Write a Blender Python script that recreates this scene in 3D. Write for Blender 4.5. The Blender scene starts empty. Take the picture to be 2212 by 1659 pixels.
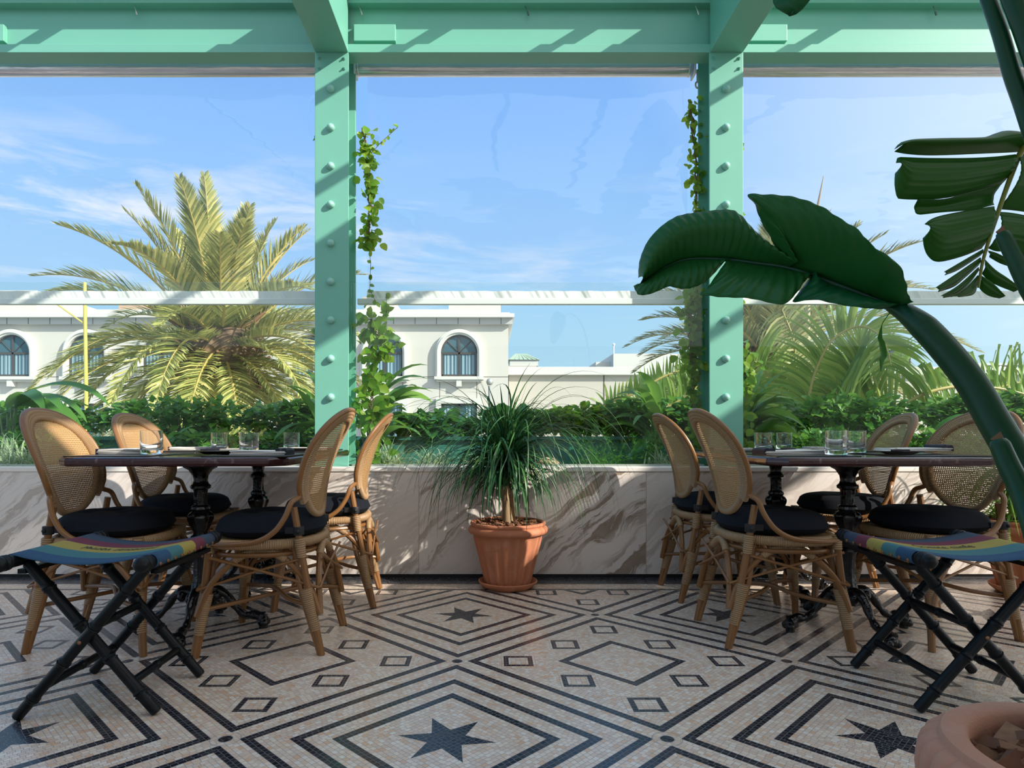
import bpy, math, random
from mathutils import Vector, Matrix, Quaternion, noise
PI = math.pi
R = math.radians
rnd = random.Random(7)
scn = bpy.context.scene
COL = scn.collection

# ------------------------------------------------------------------ camera
cam_d = bpy.data.cameras.new('camera')
cam_d.sensor_width = 36.0
cam_d.lens = 1400.0 / 2212.0 * 36.0
cam_d.shift_x = 50.0 / 2212.0
cam_d.shift_y = 105.5 / 2212.0
cam_d.clip_end = 500
cam = bpy.data.objects.new('camera', cam_d)
cam.location = (0, 0, 0.85)
cam.rotation_euler = (R(90), 0, 0)
COL.objects.link(cam)
scn.camera = cam
scn.view_settings.view_transform = 'Standard'
scn.view_settings.look = 'None'
scn.view_settings.gamma = 1.0
scn.view_settings.exposure = 0.12
scn.view_settings.use_curve_mapping = False
scn.cycles.max_bounces = 10
scn.cycles.transparent_max_bounces = 24
scn.cycles.caustics_reflective = False
scn.cycles.caustics_refractive = False
scn.cycles.sample_clamp_indirect = 6.0


def at(x, y, Y):
    """point of the place that lies Y metres ahead on the sight line of a photo pixel"""
    return Vector(((x - 1056.0) * Y / 1400.0, Y, 0.85 - (y - 935.0) * Y / 1400.0))


# ------------------------------------------------------------------ node helper
class NB:
    def __init__(self, tree):
        self.t = tree
        self.n = tree.nodes
        self.l = tree.links

    def node(self, kind, **kw):
        n = self.n.new(kind)
        for k, v in kw.items():
            if k.startswith('in_'):
                key = k[3:]
                key = int(key) if key.isdigit() else key.replace('_', ' ')
                self.put(n.inputs[key], v)
            else:
                setattr(n, k, v)
        return n

    def put(self, sock, v):
        if isinstance(v, S):
            v = v.s
        if isinstance(v, bpy.types.NodeSocket):
            self.l.new(v, sock)
        elif isinstance(v, (tuple, list)) and len(v) == 3 and sock.type == 'RGBA':
            sock.default_value = (*v, 1)
        else:
            sock.default_value = v

    def math(self, op, a, b=None, c=None):
        n = self.n.new('ShaderNodeMath')
        n.operation = op
        self.put(n.inputs[0], a)
        if b is not None:
            self.put(n.inputs[1], b)
        if c is not None:
            self.put(n.inputs[2], c)
        return S(self, n.outputs[0])

    def mix(self, f, a, b):
        n = self.n.new('ShaderNodeMix')
        n.data_type = 'RGBA'
        self.put(n.inputs[0], f)
        self.put(n.inputs[6], a)
        self.put(n.inputs[7], b)
        return S(self, n.outputs[2])

    def ramp(self, f, stops, interp='LINEAR'):
        n = self.n.new('ShaderNodeValToRGB')
        n.color_ramp.interpolation = interp
        el = n.color_ramp.elements
        while len(el) < len(stops):
            el.new(0.5)
        for e, (p, c) in zip(el, stops):
            e.position = p
            e.color = (*c, 1) if len(c) == 3 else c
        self.put(n.inputs[0], f)
        return S(self, n.outputs[0])

    def noise(self, vec, scale, detail=3, rough=0.5, dist=0.0):
        n = self.node('ShaderNodeTexNoise')
        if vec is not None:
            self.put(n.inputs['Vector'], vec)
        n.inputs['Scale'].default_value = scale
        n.inputs['Detail'].default_value = detail
        n.inputs['Roughness'].default_value = rough
        n.inputs['Distortion'].default_value = dist
        return S(self, n.outputs['Fac'])

    def xyz(self, x, y, z=0.0):
        n = self.n.new('ShaderNodeCombineXYZ')
        for i, v in enumerate((x, y, z)):
            self.put(n.inputs[i], v)
        return S(self, n.outputs[0])

    def sep(self, v):
        n = self.n.new('ShaderNodeSeparateXYZ')
        self.put(n.inputs[0], v)
        return [S(self, o) for o in n.outputs]

    def coord(self, name='Object'):
        return S(self, self.n.new('ShaderNodeTexCoord').outputs[name])

    def island(self):
        return S(self, self.n.new('ShaderNodeNewGeometry').outputs['Random Per Island'])

    def bump(self, h, strength=0.3, dist=0.01):
        n = self.n.new('ShaderNodeBump')
        n.inputs['Strength'].default_value = strength
        n.inputs['Distance'].default_value = dist
        self.put(n.inputs['Height'], h)
        return S(self, n.outputs[0])

    def white(self, v):
        n = self.n.new('ShaderNodeTexWhiteNoise')
        n.noise_dimensions = '3D'
        self.put(n.inputs['Vector'], v)
        return S(self, n.outputs['Value'])


class S:
    def __init__(self, nb, s):
        self.nb, self.s = nb, s

    def _m(self, op, o, rev=False):
        return self.nb.math(op, o, self) if rev else self.nb.math(op, self, o)

    def __add__(self, o): return self._m('ADD', o)
    def __radd__(self, o): return self._m('ADD', o)
    def __sub__(self, o): return self._m('SUBTRACT', o)
    def __rsub__(self, o): return self._m('SUBTRACT', o, True)
    def __mul__(self, o): return self._m('MULTIPLY', o)
    def __rmul__(self, o): return self._m('MULTIPLY', o)
    def __truediv__(self, o): return self._m('DIVIDE', o)
    def abs(self): return self.nb.math('ABSOLUTE', self)
    def floor(self): return self.nb.math('FLOOR', self)
    def fract(self): return self.nb.math('FRACT', self)
    def max(self, o): return self._m('MAXIMUM', o)
    def min(self, o): return self._m('MINIMUM', o)
    def lt(self, o): return self._m('LESS_THAN', o)
    def gt(self, o): return self._m('GREATER_THAN', o)
    def sqrt(self): return self.nb.math('SQRT', self)
    def band(self, a, b): return self.gt(a) * self.lt(b)


def sel(f, a, b):          # f ? a : b
    return f * a + (1.0 - f) * b


MATS = {}


def mat(name, color=(0.5, 0.5, 0.5), rough=0.5, metal=0.0, spec=0.5, build=None, **kw):
    if name in MATS:
        return MATS[name]
    m = bpy.data.materials.new(name)
    m.use_nodes = True
    t = m.node_tree
    p = t.nodes['Principled BSDF']
    p.inputs['Base Color'].default_value = (*color, 1)
    p.inputs['Roughness'].default_value = rough
    p.inputs['Metallic'].default_value = metal
    p.inputs['Specular IOR Level'].default_value = spec
    for k, v in kw.items():
        p.inputs[k.replace('_', ' ')].default_value = v
    if build:
        build(NB(t), p)
    MATS[name] = m
    return m


# ------------------------------------------------------------------ world and sun
SUN = Vector((-1.77, 1.0, -1.18)).normalized()      # the way the light travels
world = bpy.data.worlds.new('sky')
scn.world = world
world.use_nodes = True
wt = world.node_tree
for n in list(wt.nodes):
    wt.nodes.remove(n)
W = NB(wt)
dvec = W.coord('Generated')
dx, dy, dz = W.sep(dvec)
base = W.ramp(dz, [(0.0, (0.58, 0.80, 0.92)), (0.10, (0.46, 0.71, 0.92)), (0.24, (0.36, 0.64, 0.97)),
                   (0.45, (0.235, 0.49, 0.96)), (0.75, (0.20, 0.42, 0.85)), (1.0, (0.20, 0.40, 0.80))])
# thin wisps of cloud low over the horizon
cl = W.noise(W.xyz(dx * 2.2 + dz * 2.0, dy * 2.2, dz * 12.0), 1.6, 6, 0.62, 0.6)
cl = W.ramp(cl, [(0.50, (0, 0, 0)), (0.68, (1, 1, 1))])
low = W.ramp(dz, [(0.0, (0.9,) * 3), (0.20, (0.9,) * 3), (0.30, (0.75,) * 3), (0.40, (0.0,) * 3)])
leftish = W.ramp(dx * -0.5 + 0.5, [(0.35, (0.25,) * 3), (0.72, (1,) * 3)])
sky = W.mix(cl * low * leftish * 0.9, base, (1.0, 1.0, 1.0))
# sky made hazier and brighter on the sun's side, to fill the room
sd = (dx * -SUN.x + dy * -SUN.y + dz * -SUN.z)
glow = W.ramp(sd * 0.5 + 0.5, [(0.50, (0, 0, 0)), (0.72, (0.45,) * 3), (0.95, (1, 1, 1))])
sky = W.mix(glow, sky, (1.36, 1.38, 1.40))
bg = W.node('ShaderNodeBackground')
W.put(bg.inputs['Color'], sky)
bg.inputs['Strength'].default_value = 1.0
wo = W.node('ShaderNodeOutputWorld')
wt.links.new(bg.outputs[0], wo.inputs[0])

sun_d = bpy.data.lights.new('sun', 'SUN')
sun_d.energy = 6.6
sun_d.angle = R(0.6)
sun_d.color = (1.0, 0.93, 0.83)
sun = bpy.data.objects.new('sun', sun_d)
sun.rotation_euler = SUN.to_track_quat('-Z', 'Y').to_euler()
sun.location = (6, -4, 8)
COL.objects.link(sun)


# ------------------------------------------------------------------ mesh helpers
class MB:
    def __init__(self):
        self.v, self.f = [], []

    def add(self, verts, faces):
        b = len(self.v)
        self.v += [tuple(p) for p in verts]
        self.f += [tuple(b + i for i in f) for f in faces]

    def box(self, c, s, rot=None):
        c = Vector(c)
        h = Vector(s) / 2
        vs = []
        for z in (-1, 1):
            for x, y in ((-1, -1), (1, -1), (1, 1), (-1, 1)):
                p = Vector((x * h.x, y * h.y, z * h.z))
                if rot is not None:
                    p = rot @ p
                vs.append(c + p)
        self.add(vs, [(3, 2, 1, 0), (4, 5, 6, 7), (0, 1, 5, 4), (1, 2, 6, 5), (2, 3, 7, 6), (3, 0, 4, 7)])
        return self

    def bb(self, a, b):
        """box from corner to corner"""
        a, b = Vector(a), Vector(b)
        return self.box((a + b) / 2, [abs(q) for q in (b - a)])

    def prism(self, outline, z0, z1, bev=0.0):
        """closed outline (x, y) extruded in z, with a rounded edge"""
        n = len(outline)
        cx = sum(p[0] for p in outline) / n
        cy = sum(p[1] for p in outline) / n
        rings = []
        if bev > 0:
            k = 4
            prof = [(1 - math.sin(a * PI / 2 / k), z0 + bev * (1 - math.cos(a * PI / 2 / k))) for a in range(k + 1)]
            prof = [(bev * (1 - math.sin(a * PI / 2 / k)), z0 + bev * (1 - math.cos(a * PI / 2 / k))) for a in range(k + 1)]
            prof += [(i, z1 - (z - z0)) for i, z in reversed(prof)]
        else:
            prof = [(0, z0), (0, z1)]
        for ins, z in prof:
            ring = []
            for i in range(n):
                p0, p1, p2 = Vector(outline[i - 1]), Vector(outline[i]), Vector(outline[(i + 1) % n])
                d1 = (p1 - p0).normalized()
                d2 = (p2 - p1).normalized()
                n1 = Vector((-d1.y, d1.x))
                n2 = Vector((-d2.y, d2.x))
                m = (n1 + n2)
                m = m / max(0.3, m.length_squared / 2)
                q = p1 + m * ins
                ring.append((q.x, q.y, z))
            rings.append(ring)
        vs = [p for r_ in rings for p in r_]
        fs = []
        for k in range(len(rings) - 1):
            for i in range(n):
                j = (i + 1) % n
                fs.append((k * n + i, k * n + j, (k + 1) * n + j, (k + 1) * n + i))
        fs.append(tuple(reversed(range(n))))
        fs.append(tuple((len(rings) - 1) * n + i for i in range(n)))
        self.add(vs, fs)
        return self

    def tube(self, pts, r, n=8, closed=False, cap=True, flat=None):
        pts = [Vector(p) for p in pts]
        m = len(pts)
        if not hasattr(r, '__len__'):
            r = [r] * m
        tans = []
        for i in range(m):
            if closed:
                t = pts[(i + 1) % m] - pts[i - 1]
            else:
                t = pts[min(i + 1, m - 1)] - pts[max(i - 1, 0)]
            tans.append(t.normalized() if t.length > 1e-9 else Vector((0, 0, 1)))
        ref = Vector((0, 0, 1)) if abs(tans[0].z) < 0.9 else Vector((1, 0, 0))
        nrm = (ref - tans[0] * ref.dot(tans[0])).normalized()
        vs, fs = [], []
        for i in range(m):
            if i:
                q = tans[i - 1].rotation_difference(tans[i])
                nrm = q @ nrm
                nrm = (nrm - tans[i] * nrm.dot(tans[i])).normalized()
            b = tans[i].cross(nrm)
            for k in range(n):
                a = 2 * PI * k / n
                fx = flat if flat else 1.0
                vs.append(pts[i] + (nrm * math.cos(a) + b * math.sin(a) * fx) * r[i])
        rng = m if closed else m - 1
        for i in range(rng):
            j = (i + 1) % m
            for k in range(n):
                l = (k + 1) % n
                fs.append((i * n + k, i * n + l, j * n + l, j * n + k))
        if cap and not closed:
            fs.append(tuple(reversed(range(n))))
            fs.append(tuple((m - 1) * n + k for k in range(n)))
        self.add(vs, fs)
        return self

    def lathe(self, prof, n=32, c=(0, 0, 0), mod=None, cap=True):
        c = Vector(c)
        vs, fs = [], []
        for i, (r, z) in enumerate(prof):
            for k in range(n):
                a = 2 * PI * k / n
                rr = r if mod is None else mod(r, z, a, i)
                vs.append(c + Vector((rr * math.cos(a), rr * math.sin(a), z)))
        for i in range(len(prof) - 1):
            for k in range(n):
                l = (k + 1) % n
                fs.append((i * n + k, i * n + l, (i + 1) * n + l, (i + 1) * n + k))
        if cap:
            if prof[0][0] > 1e-4:
                fs.append(tuple(reversed(range(n))))
            if prof[-1][0] > 1e-4:
                fs.append(tuple((len(prof) - 1) * n + k for k in range(n)))
        self.add(vs, fs)
        return self

    def ball(self, c, r, n=12, sc=(1, 1, 1)):
        prof = [(max(1e-5, math.sin(PI * i / (n // 2 + 1))), -math.cos(PI * i / (n // 2 + 1))) for i in range(n // 2 + 2)]
        b = len(self.v)
        self.lathe([(p * r, z * r) for p, z in prof], n, (0, 0, 0), cap=False)
        c = Vector(c)
        for i in range(b, len(self.v)):
            v = self.v[i]
            self.v[i] = (c.x + v[0] * sc[0], c.y + v[1] * sc[1], c.z + v[2] * sc[2])
        return self

    def ribbon(self, pts, w, side, fold=0.0, up=None):
        """thin leaf blade: centre line, half widths, side vector(s); folded along the middle"""
        m = len(pts)
        vs, fs = [], []
        for i, p in enumerate(pts):
            p = Vector(p)
            s = side[i] if isinstance(side, list) else side
            t = (Vector(pts[min(i + 1, m - 1)]) - Vector(pts[max(i - 1, 0)])).normalized()
            s = s - t * s.dot(t)
            s = s.normalized() if s.length > 1e-6 else Vector((1, 0, 0))
            u = t.cross(s)
            if u.z < 0:
                u = -u
            ww = w[i]
            vs += [p - s * ww + u * ww * fold, p, p + s * ww + u * ww * fold]
        for i in range(m - 1):
            a, b = i * 3, i * 3 + 3
            fs += [(a, a + 1, b + 1, b), (a + 1, a + 2, b + 2, b + 1)]
        self.add(vs, fs)
        return self

    def build(self, name, material, parent=None, smooth=True, loc=(0, 0, 0), bevel=0.0, auto=35):
        me = bpy.data.meshes.new(name)
        me.from_pydata(self.v, [], self.f)
        me.materials.append(material)
        me.update()
        if smooth:
            me.polygons.foreach_set('use_smooth', [True] * len(me.polygons))
            if auto:
                try:
                    me.set_sharp_from_angle(angle=R(auto))
                except Exception:
                    pass
        o = bpy.data.objects.new(name, me)
        o.location = loc
        COL.objects.link(o)
        if parent is not None:
            o.parent = parent
        if bevel:
            b = o.modifiers.new('bevel', 'BEVEL')
            b.width = bevel
            b.segments = 2
            b.limit_method = 'ANGLE'
        return o


def tag(o, label=None, cat=None, group=None, kind=None):
    if label:
        o['label'] = label
    if cat:
        o['category'] = cat
    if group:
        o['group'] = group
    if kind:
        o['kind'] = kind
    return o


def thing(name, label, cat, loc=(0, 0, 0), rz=0.0, group=None):
    o = bpy.data.objects.new(name, None)
    o.empty_display_size = 0.1
    o.location = loc
    o.rotation_euler = (0, 0, rz)
    COL.objects.link(o)
    return tag(o, label, cat, group)


KIDS = {}


def kids(o):
    return [c for c in bpy.data.objects if c.parent == o]


def dup(root, loc, rz, label, group=None, name=None):
    r = root.copy()
    COL.objects.link(r)
    r.location = loc
    r.rotation_euler = (0, 0, rz)
    r['label'] = label
    if group:
        r['group'] = group
    for ch in kids(root):
        c = ch.copy()
        COL.objects.link(c)
        c.parent = r
        for g in kids(ch):
            d = g.copy()
            COL.objects.link(d)
            d.parent = c
    return r


def struct(name, mb, m, **kw):
    o = mb.build(name, m, **kw)
    o['kind'] = 'structure'
    return o


def bez(p, n=10):
    """Catmull-Rom through the points"""
    p = [Vector(q) for q in p]
    out = []
    for i in range(len(p) - 1):
        a = p[i - 1] if i else p[0] * 2 - p[1]
        b, c = p[i], p[i + 1]
        d = p[i + 2] if i + 2 < len(p) else p[-1] * 2 - p[-2]
        for k in range(n):
            t = k / n
            out.append(0.5 * ((2 * b) + (c - a) * t + (2 * a - 5 * b + 4 * c - d) * t * t + (3 * b - a - 3 * c + d) * t ** 3))
    out.append(p[-1])
    return out


def resample(p, n):
    p = [Vector(q) for q in p]
    L = [0]
    for i in range(1, len(p)):
        L.append(L[-1] + (p[i] - p[i - 1]).length)
    out, j = [], 0
    for k in range(n):
        s = L[-1] * k / (n - 1)
        while j < len(p) - 2 and L[j + 1] < s:
            j += 1
        t = (s - L[j]) / max(1e-9, L[j + 1] - L[j])
        out.append(p[j].lerp(p[j + 1], min(1, max(0, t))))
    return out

# ------------------------------------------------------------------ materials
P = 1.227
SU = P / math.sqrt(2)
ROW = 0.014


def floor_mat(nb, p):
    X, Y, Z = nb.sep(nb.coord('Object'))
    x = X + 0.118
    y = Y - 1.80
    k = 1 / math.sqrt(2)
    u = (x + y) * k
    v = (x - y) * k
    iu = (u / SU + 0.5).floor()
    iv = (v / SU + 0.5).floor()
    lu = u - iu * SU
    lv = v - iv * SU
    par = ((iu + iv) * 0.5).fract().gt(0.25)          # 1 in the cells of small squares
    au, av = lu.abs(), lv.abs()
    q = au.max(av)
    sec = au.gt(av)
    t = sel(sec, lv, lu)
    row = (q / ROW).floor()
    cellid = iu * 7.13 + iv * 3.71 + sec * 1.7 + sel(sec, lu, lv).gt(0) * 0.9
    dx = (lu + lv) * k
    dy = (lu - lv) * k
    adx, ady = dx.abs(), dy.abs()
    # small axis-aligned squares
    c1 = (adx - 0.386).abs().max(ady)
    c2 = adx.max((ady - 0.386).abs())
    c3 = (adx - 0.19).abs().max((ady - 0.19).abs())
    c = c1.min(c2).min(c3)
    insq = c.lt(0.072) * par
    # six-pointed star
    th = nb.math('ARCTAN2', dy, dx) + 0.15
    ph = nb.math('PINGPONG', th, PI / 6)
    rho = (dx * dx + dy * dy).sqrt()
    R0, r0 = 0.140, 0.056
    star = (rho * nb.math('COSINE', ph) * (r0 * 0.5) + rho * nb.math('SINE', ph) * (R0 - r0 * 0.866)).lt(R0 * r0 * 0.5) * (1.0 - par)
    # dot where four cells meet
    ex = au - SU / 2
    ey = av - SU / 2
    dot_r = (ex * ex + ey * ey).sqrt()
    dot = dot_r.lt(0.0185)
    halo = dot_r.lt(0.042)
    ringA = row.band(26.5, 28.5)
    ringB = row.band(19.5, 21.5) * (1.0 - par)
    ringC = row.band(13.5, 15.5) * (1.0 - par)
    ringD = row.band(9.5, 11.5) * par
    dark = ringA.max(ringB).max(ringC).max(ringD) * (1.0 - insq) * (1.0 - halo)
    dark = dark.max(star).max(dot).max(insq * c.band(0.036, 0.054))
    # border strips along the marble wall
    bord = Y.gt(3.50)
    bdark = Y.gt(3.64).max(Y.band(3.505, 3.53))
    dark = sel(bord, bdark, dark)
    # tesserae: rows follow the rings, little squares and the border follow the wall
    axis = insq.max(bord)
    ra = sel(axis, sel(bord, Y, dy) / sel(bord, 0.014, 0.018), q / ROW)
    wob = nb.noise(nb.xyz(X, Y, 0), 9.0, 2) * 0.5
    rowid = ra.floor()
    rr = nb.white(nb.xyz(rowid, cellid, 3.0))
    ta = sel(axis, sel(bord, X, dx) / 0.018 + sel(bord, rr, 0.0), t / 0.0185 + rr + wob * 2.0)
    tid = ta.floor()
    fr, ft = ra.fract(), ta.fract()
    grout = (fr.lt(0.085)).max(ft.lt(0.07)).max(dot_r.band(0.0185, 0.0205)).max(dot_r.band(0.040, 0.042))
    rid = nb.white(nb.xyz(rowid, tid, cellid))
    rid2 = nb.white(nb.xyz(tid, cellid, rowid))
    big = nb.noise(nb.xyz(X, Y, 0), 2.3, 3)
    light = nb.ramp(rid, [(0.0, (0.72, 0.58, 0.47)), (0.25, (0.80, 0.67, 0.54)), (0.5, (0.68, 0.52, 0.41)),
                          (0.70, (0.74, 0.55, 0.40)), (0.84, (0.80, 0.72, 0.62)), (0.93, (0.70, 0.45, 0.29)),
                          (1.0, (0.80, 0.78, 0.72))], 'CONSTANT')
    light = nb.mix(big, light, nb.mix(0.25, light, (0.58, 0.42, 0.28)))
    dk = nb.ramp(rid2, [(0.0, (0.010, 0.012, 0.018)), (0.5, (0.020, 0.022, 0.030)), (1.0, (0.035, 0.032, 0.034))])
    gl = nb.mix(dark, (0.24, 0.24, 0.25), (0.17, 0.17, 0.18))
    colr = nb.mix(grout, nb.mix(dark, light, dk), gl)
    nb.put(p.inputs['Base Color'], colr)
    nb.put(p.inputs['Roughness'], 0.20 + rid2 * 0.10 + grout * 0.25)
    h = nb.white(nb.xyz(tid, rowid, cellid)) * 0.25 + (1.0 - grout) * 0.6 + nb.noise(nb.xyz(X, Y, 0), 60, 2) * 0.12
    nb.put(p.inputs['Normal'], nb.bump(h, 0.22, 0.0012))


M_FLOOR = mat('mosaic', build=floor_mat, spec=0.6)


def marble(nb, p):
    X, Y, Z = nb.sep(nb.coord('Object'))
    pan = ((X + 0.4126) / 1.333).floor()
    fx = ((X + 0.4126) / 1.333).fract()
    off = pan * 3.7
    a = X * 0.76 + Z * 0.65
    b = Z * 0.76 - X * 0.65
    warp = nb.noise(nb.xyz(a * 1.5 + off, b * 1.5, Y), 2.2, 4) * 0.35
    v1 = nb.noise(nb.xyz(a * 2.4 + off, b * 15 + warp * 9, Y), 1.25, 8, 0.64, 0.5)
    v2 = nb.noise(nb.xyz(a * 1.2 + off * 1.7, b * 26 + warp * 16, 4.0), 1.1, 7, 0.65, 0.3)
    zone = nb.noise(nb.xyz(a * 0.7 + off * 0.6, b * 2.6, 2.0), 1.0, 2)
    z1 = nb.ramp(zone, [(0.42, (0.10,) * 3), (0.54, (1,) * 3)])
    strong = pan.abs().lt(0.5).max((pan - 0.0).abs().lt(0.5))
    z1 = z1 * sel(strong, 1.0, 0.55)
    m1 = nb.ramp(v1, [(0.49, (0, 0, 0)), (0.55, (1, 1, 1)), (0.72, (0.8,) * 3)])
    m2 = nb.ramp(v2, [(0.53, (0, 0, 0)), (0.62, (1, 1, 1))])
    veincol = nb.mix(nb.noise(nb.xyz(a * 3, b * 5, 1), 1.7, 3), (0.30, 0.19, 0.10), (0.20, 0.165, 0.14))
    basec = nb.mix(nb.noise(nb.xyz(a, b * 3, 9), 1.6, 4), (0.78, 0.715, 0.655), (0.73, 0.665, 0.61))
    c = nb.mix((m1 * 0.92 * z1).max(m2 * 0.65 * (z1 * 0.8 + 0.12)), basec, veincol)
    seam = fx.lt(0.0028)
    nb.put(p.inputs['Base Color'], nb.mix(seam, c, (0.42, 0.36, 0.30)))
    p.inputs['Roughness'].default_value = 0.32


M_MARBLE = mat('veined_marble', build=marble)
M_MARBLE_TOP = mat('pale_marble', (0.80, 0.76, 0.70), 0.3)
M_BLACKGAP = mat('black_gap', (0.012, 0.012, 0.012), 0.6)  # dark gap under the marble wall, put in as a black strip


def paint(nb, p):
    co = nb.coord('Object')
    X, Y, Z = nb.sep(co)
    n = nb.noise(nb.xyz(X * 3, Y * 3, Z * 3), 1.0, 3)
    nb.put(p.inputs['Base Color'], nb.mix(n, (0.150, 0.425, 0.325), (0.172, 0.450, 0.345)))
    nb.put(p.inputs['Normal'], nb.bump(nb.noise(co, 130, 2), 0.08, 0.002))


M_GREEN = mat('green_paint', rough=0.42, build=paint)
M_GREEN2 = mat('green_rivet_paint', (0.25, 0.52, 0.43), 0.4)
M_ROOF = mat('roof_plaster', (0.75, 0.74, 0.70), 0.8)
M_STEEL = mat('brushed_steel', (0.62, 0.62, 0.64), 0.28, 1.0)
M_STEELD = mat('dull_steel', (0.55, 0.54, 0.50), 0.4, 0.6)
M_WHITEP = mat('white_plastic', (0.80, 0.80, 0.79), 0.4)
M_WIRE = mat('dark_wire', (0.12, 0.12, 0.12), 0.4, 0.7)


def roller(nb, p):
    X, Y, Z = nb.sep(nb.coord('Object'))
    n = nb.noise(nb.xyz(X * 0.8, Y * 6, Z * 14), 3.0, 4, 0.6, 0.4)
    nb.put(p.inputs['Base Color'], nb.mix(n, (0.66, 0.64, 0.67), (0.92, 0.92, 0.96)))
    nb.put(p.inputs['Normal'], nb.bump(n, 0.35, 0.01))


M_ROLL = mat('rolled_clear_film', rough=0.18, metal=0.65, build=roller)


def film_mat():
    m = bpy.data.materials.new('clear_film')
    m.use_nodes = True
    t = m.node_tree
    for n in list(t.nodes):
        t.nodes.remove(n)
    nb = NB(t)
    X, Y, Z = nb.sep(nb.coord('Object'))
    h = nb.noise(nb.xyz(X * 0.55, 0, Z * 2.0), 1.6, 3, 0.5)
    bp = nb.bump(h, 0.30, 0.03)
    tr = nb.node('ShaderNodeBsdfTransparent')
    tr.inputs['Color'].default_value = (0.955, 0.965, 0.98, 1)
    gl = nb.node('ShaderNodeBsdfGlossy')
    gl.inputs['Roughness'].default_value = 0.02
    nb.put(gl.inputs['Normal'], bp)
    df = nb.node('ShaderNodeBsdfTranslucent')
    df.inputs['Color'].default_value = (0.9, 0.92, 0.95, 1)
    fr = nb.node('ShaderNodeLayerWeight')
    m1 = nb.node('ShaderNodeMixShader')
    nb.put(m1.inputs[0], nb.math('POWER', S(nb, fr.outputs['Facing']), 5.0) * 0.9 + 0.055)
    t.links.new(tr.outputs[0], m1.inputs[1])
    t.links.new(gl.outputs[0], m1.inputs[2])
    m2 = nb.node('ShaderNodeMixShader')
    m2.inputs[0].default_value = 0.035
    t.links.new(m1.outputs[0], m2.inputs[1])
    t.links.new(df.outputs[0], m2.inputs[2])
    o = nb.node('ShaderNodeOutputMaterial')
    t.links.new(m2.outputs[0], o.inputs[0])
    return m


M_FILM = film_mat()


def pane_mat(name, tint, k):
    m = bpy.data.materials.new(name)
    m.use_nodes = True
    t = m.node_tree
    for n in list(t.nodes):
        t.nodes.remove(n)
    nb = NB(t)
    tr = nb.node('ShaderNodeBsdfTransparent')
    tr.inputs['Color'].default_value = (*tint, 1)
    gl = nb.node('ShaderNodeBsdfGlossy')
    gl.inputs['Roughness'].default_value = 0.0
    fr = nb.node('ShaderNodeLayerWeight')
    m1 = nb.node('ShaderNodeMixShader')
    nb.put(m1.inputs[0], nb.math('POWER', S(nb, fr.outputs['Facing']), 5.0) * 0.6 * k + 0.022 * k)
    t.links.new(tr.outputs[0], m1.inputs[1])
    t.links.new(gl.outputs[0], m1.inputs[2])
    o = nb.node('ShaderNodeOutputMaterial')
    t.links.new(m1.outputs[0], o.inputs[0])
    return m


M_PANE = pane_mat('pane_glass', (0.93, 0.97, 0.95), 1.0)
M_TUMBLER = pane_mat('tumbler_wall', (0.97, 0.98, 0.985), 1.6)
M_GLASS = mat('thick_glass', (0.96, 0.98, 1.0), 0.0, Transmission_Weight=1.0, IOR=1.45)


def fabric_band(nb, p):
    X, Y, Z = nb.sep(nb.coord('Object'))
    n = nb.noise(nb.xyz(X * 11 + Z * 6, 0, 0), 1.0, 2)
    nb.put(p.inputs['Normal'], nb.bump(n, 0.9, 0.03))


M_BAND = mat('white_band', (0.82, 0.82, 0.80), 0.55, build=fabric_band)


def wood_like(c1, c2, sc=18, rgh=0.38):
    def f(nb, p):
        co = nb.coord('Object')
        n = nb.noise(co, sc, 4, 0.6)
        n2 = nb.noise(co, 3.0, 2)
        nb.put(p.inputs['Base Color'], nb.mix(n2, nb.mix(n, c1, c2), nb.mix(n, c2, c1)))
        p.inputs['Roughness'].default_value = rgh
    return f


M_RATTAN = mat('rattan_pole', build=wood_like((0.27, 0.125, 0.038), (0.16, 0.066, 0.019)))
M_WRAP = mat('rattan_wrap', build=wood_like((0.37, 0.235, 0.120), (0.26, 0.155, 0.072), 60, 0.5))
M_CANE = mat('woven_cane', build=wood_like((0.50, 0.300, 0.135), (0.37, 0.210, 0.085), 90, 0.55))


def weave(nb, p):
    co = nb.coord('Object')
    X, Y, Z = nb.sep(co)
    a = nb.math('SINE', (X + Y) * 520)
    b = nb.math('SINE', (X - Y) * 520)
    h = a * b
    nb.put(p.inputs['Base Color'], nb.mix(h * 0.5 + 0.5, (0.20, 0.105, 0.04), (0.46, 0.27, 0.12)))
    nb.put(p.inputs['Normal'], nb.bump(h, 0.6, 0.003))


M_SEAT = mat('woven_seat', rough=0.55, build=weave)


def cloth(c1, c2, sc):
    def f(nb, p):
        co = nb.coord('Object')
        nb.put(p.inputs['Base Color'], nb.mix(nb.noise(co, 4, 3), c1, c2))
        nb.put(p.inputs['Normal'], nb.bump(nb.noise(co, sc, 3), 0.4, 0.004))
        p.inputs['Roughness'].default_value = 0.9
        p.inputs['Specular IOR Level'].default_value = 0.2
    return f


M_CUSH = mat('black_canvas', build=cloth((0.005, 0.006, 0.010), (0.009, 0.011, 0.017), 14))
M_STRAP = mat('black_strap', (0.008, 0.008, 0.010), 0.6)
M_NAPK = mat('white_linen', build=cloth((0.80, 0.77, 0.72), (0.74, 0.71, 0.66), 30))
M_NAVY = mat('dark_trim', (0.018, 0.018, 0.03), 0.7)
M_PLACE = mat('black_placemat', (0.010, 0.011, 0.012), 0.30)
M_PLATE = mat('glazed_plate', (0.62, 0.55, 0.48), 0.15)
M_PLATE2 = mat('dark_glazed_plate', (0.06, 0.055, 0.05), 0.2)


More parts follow.
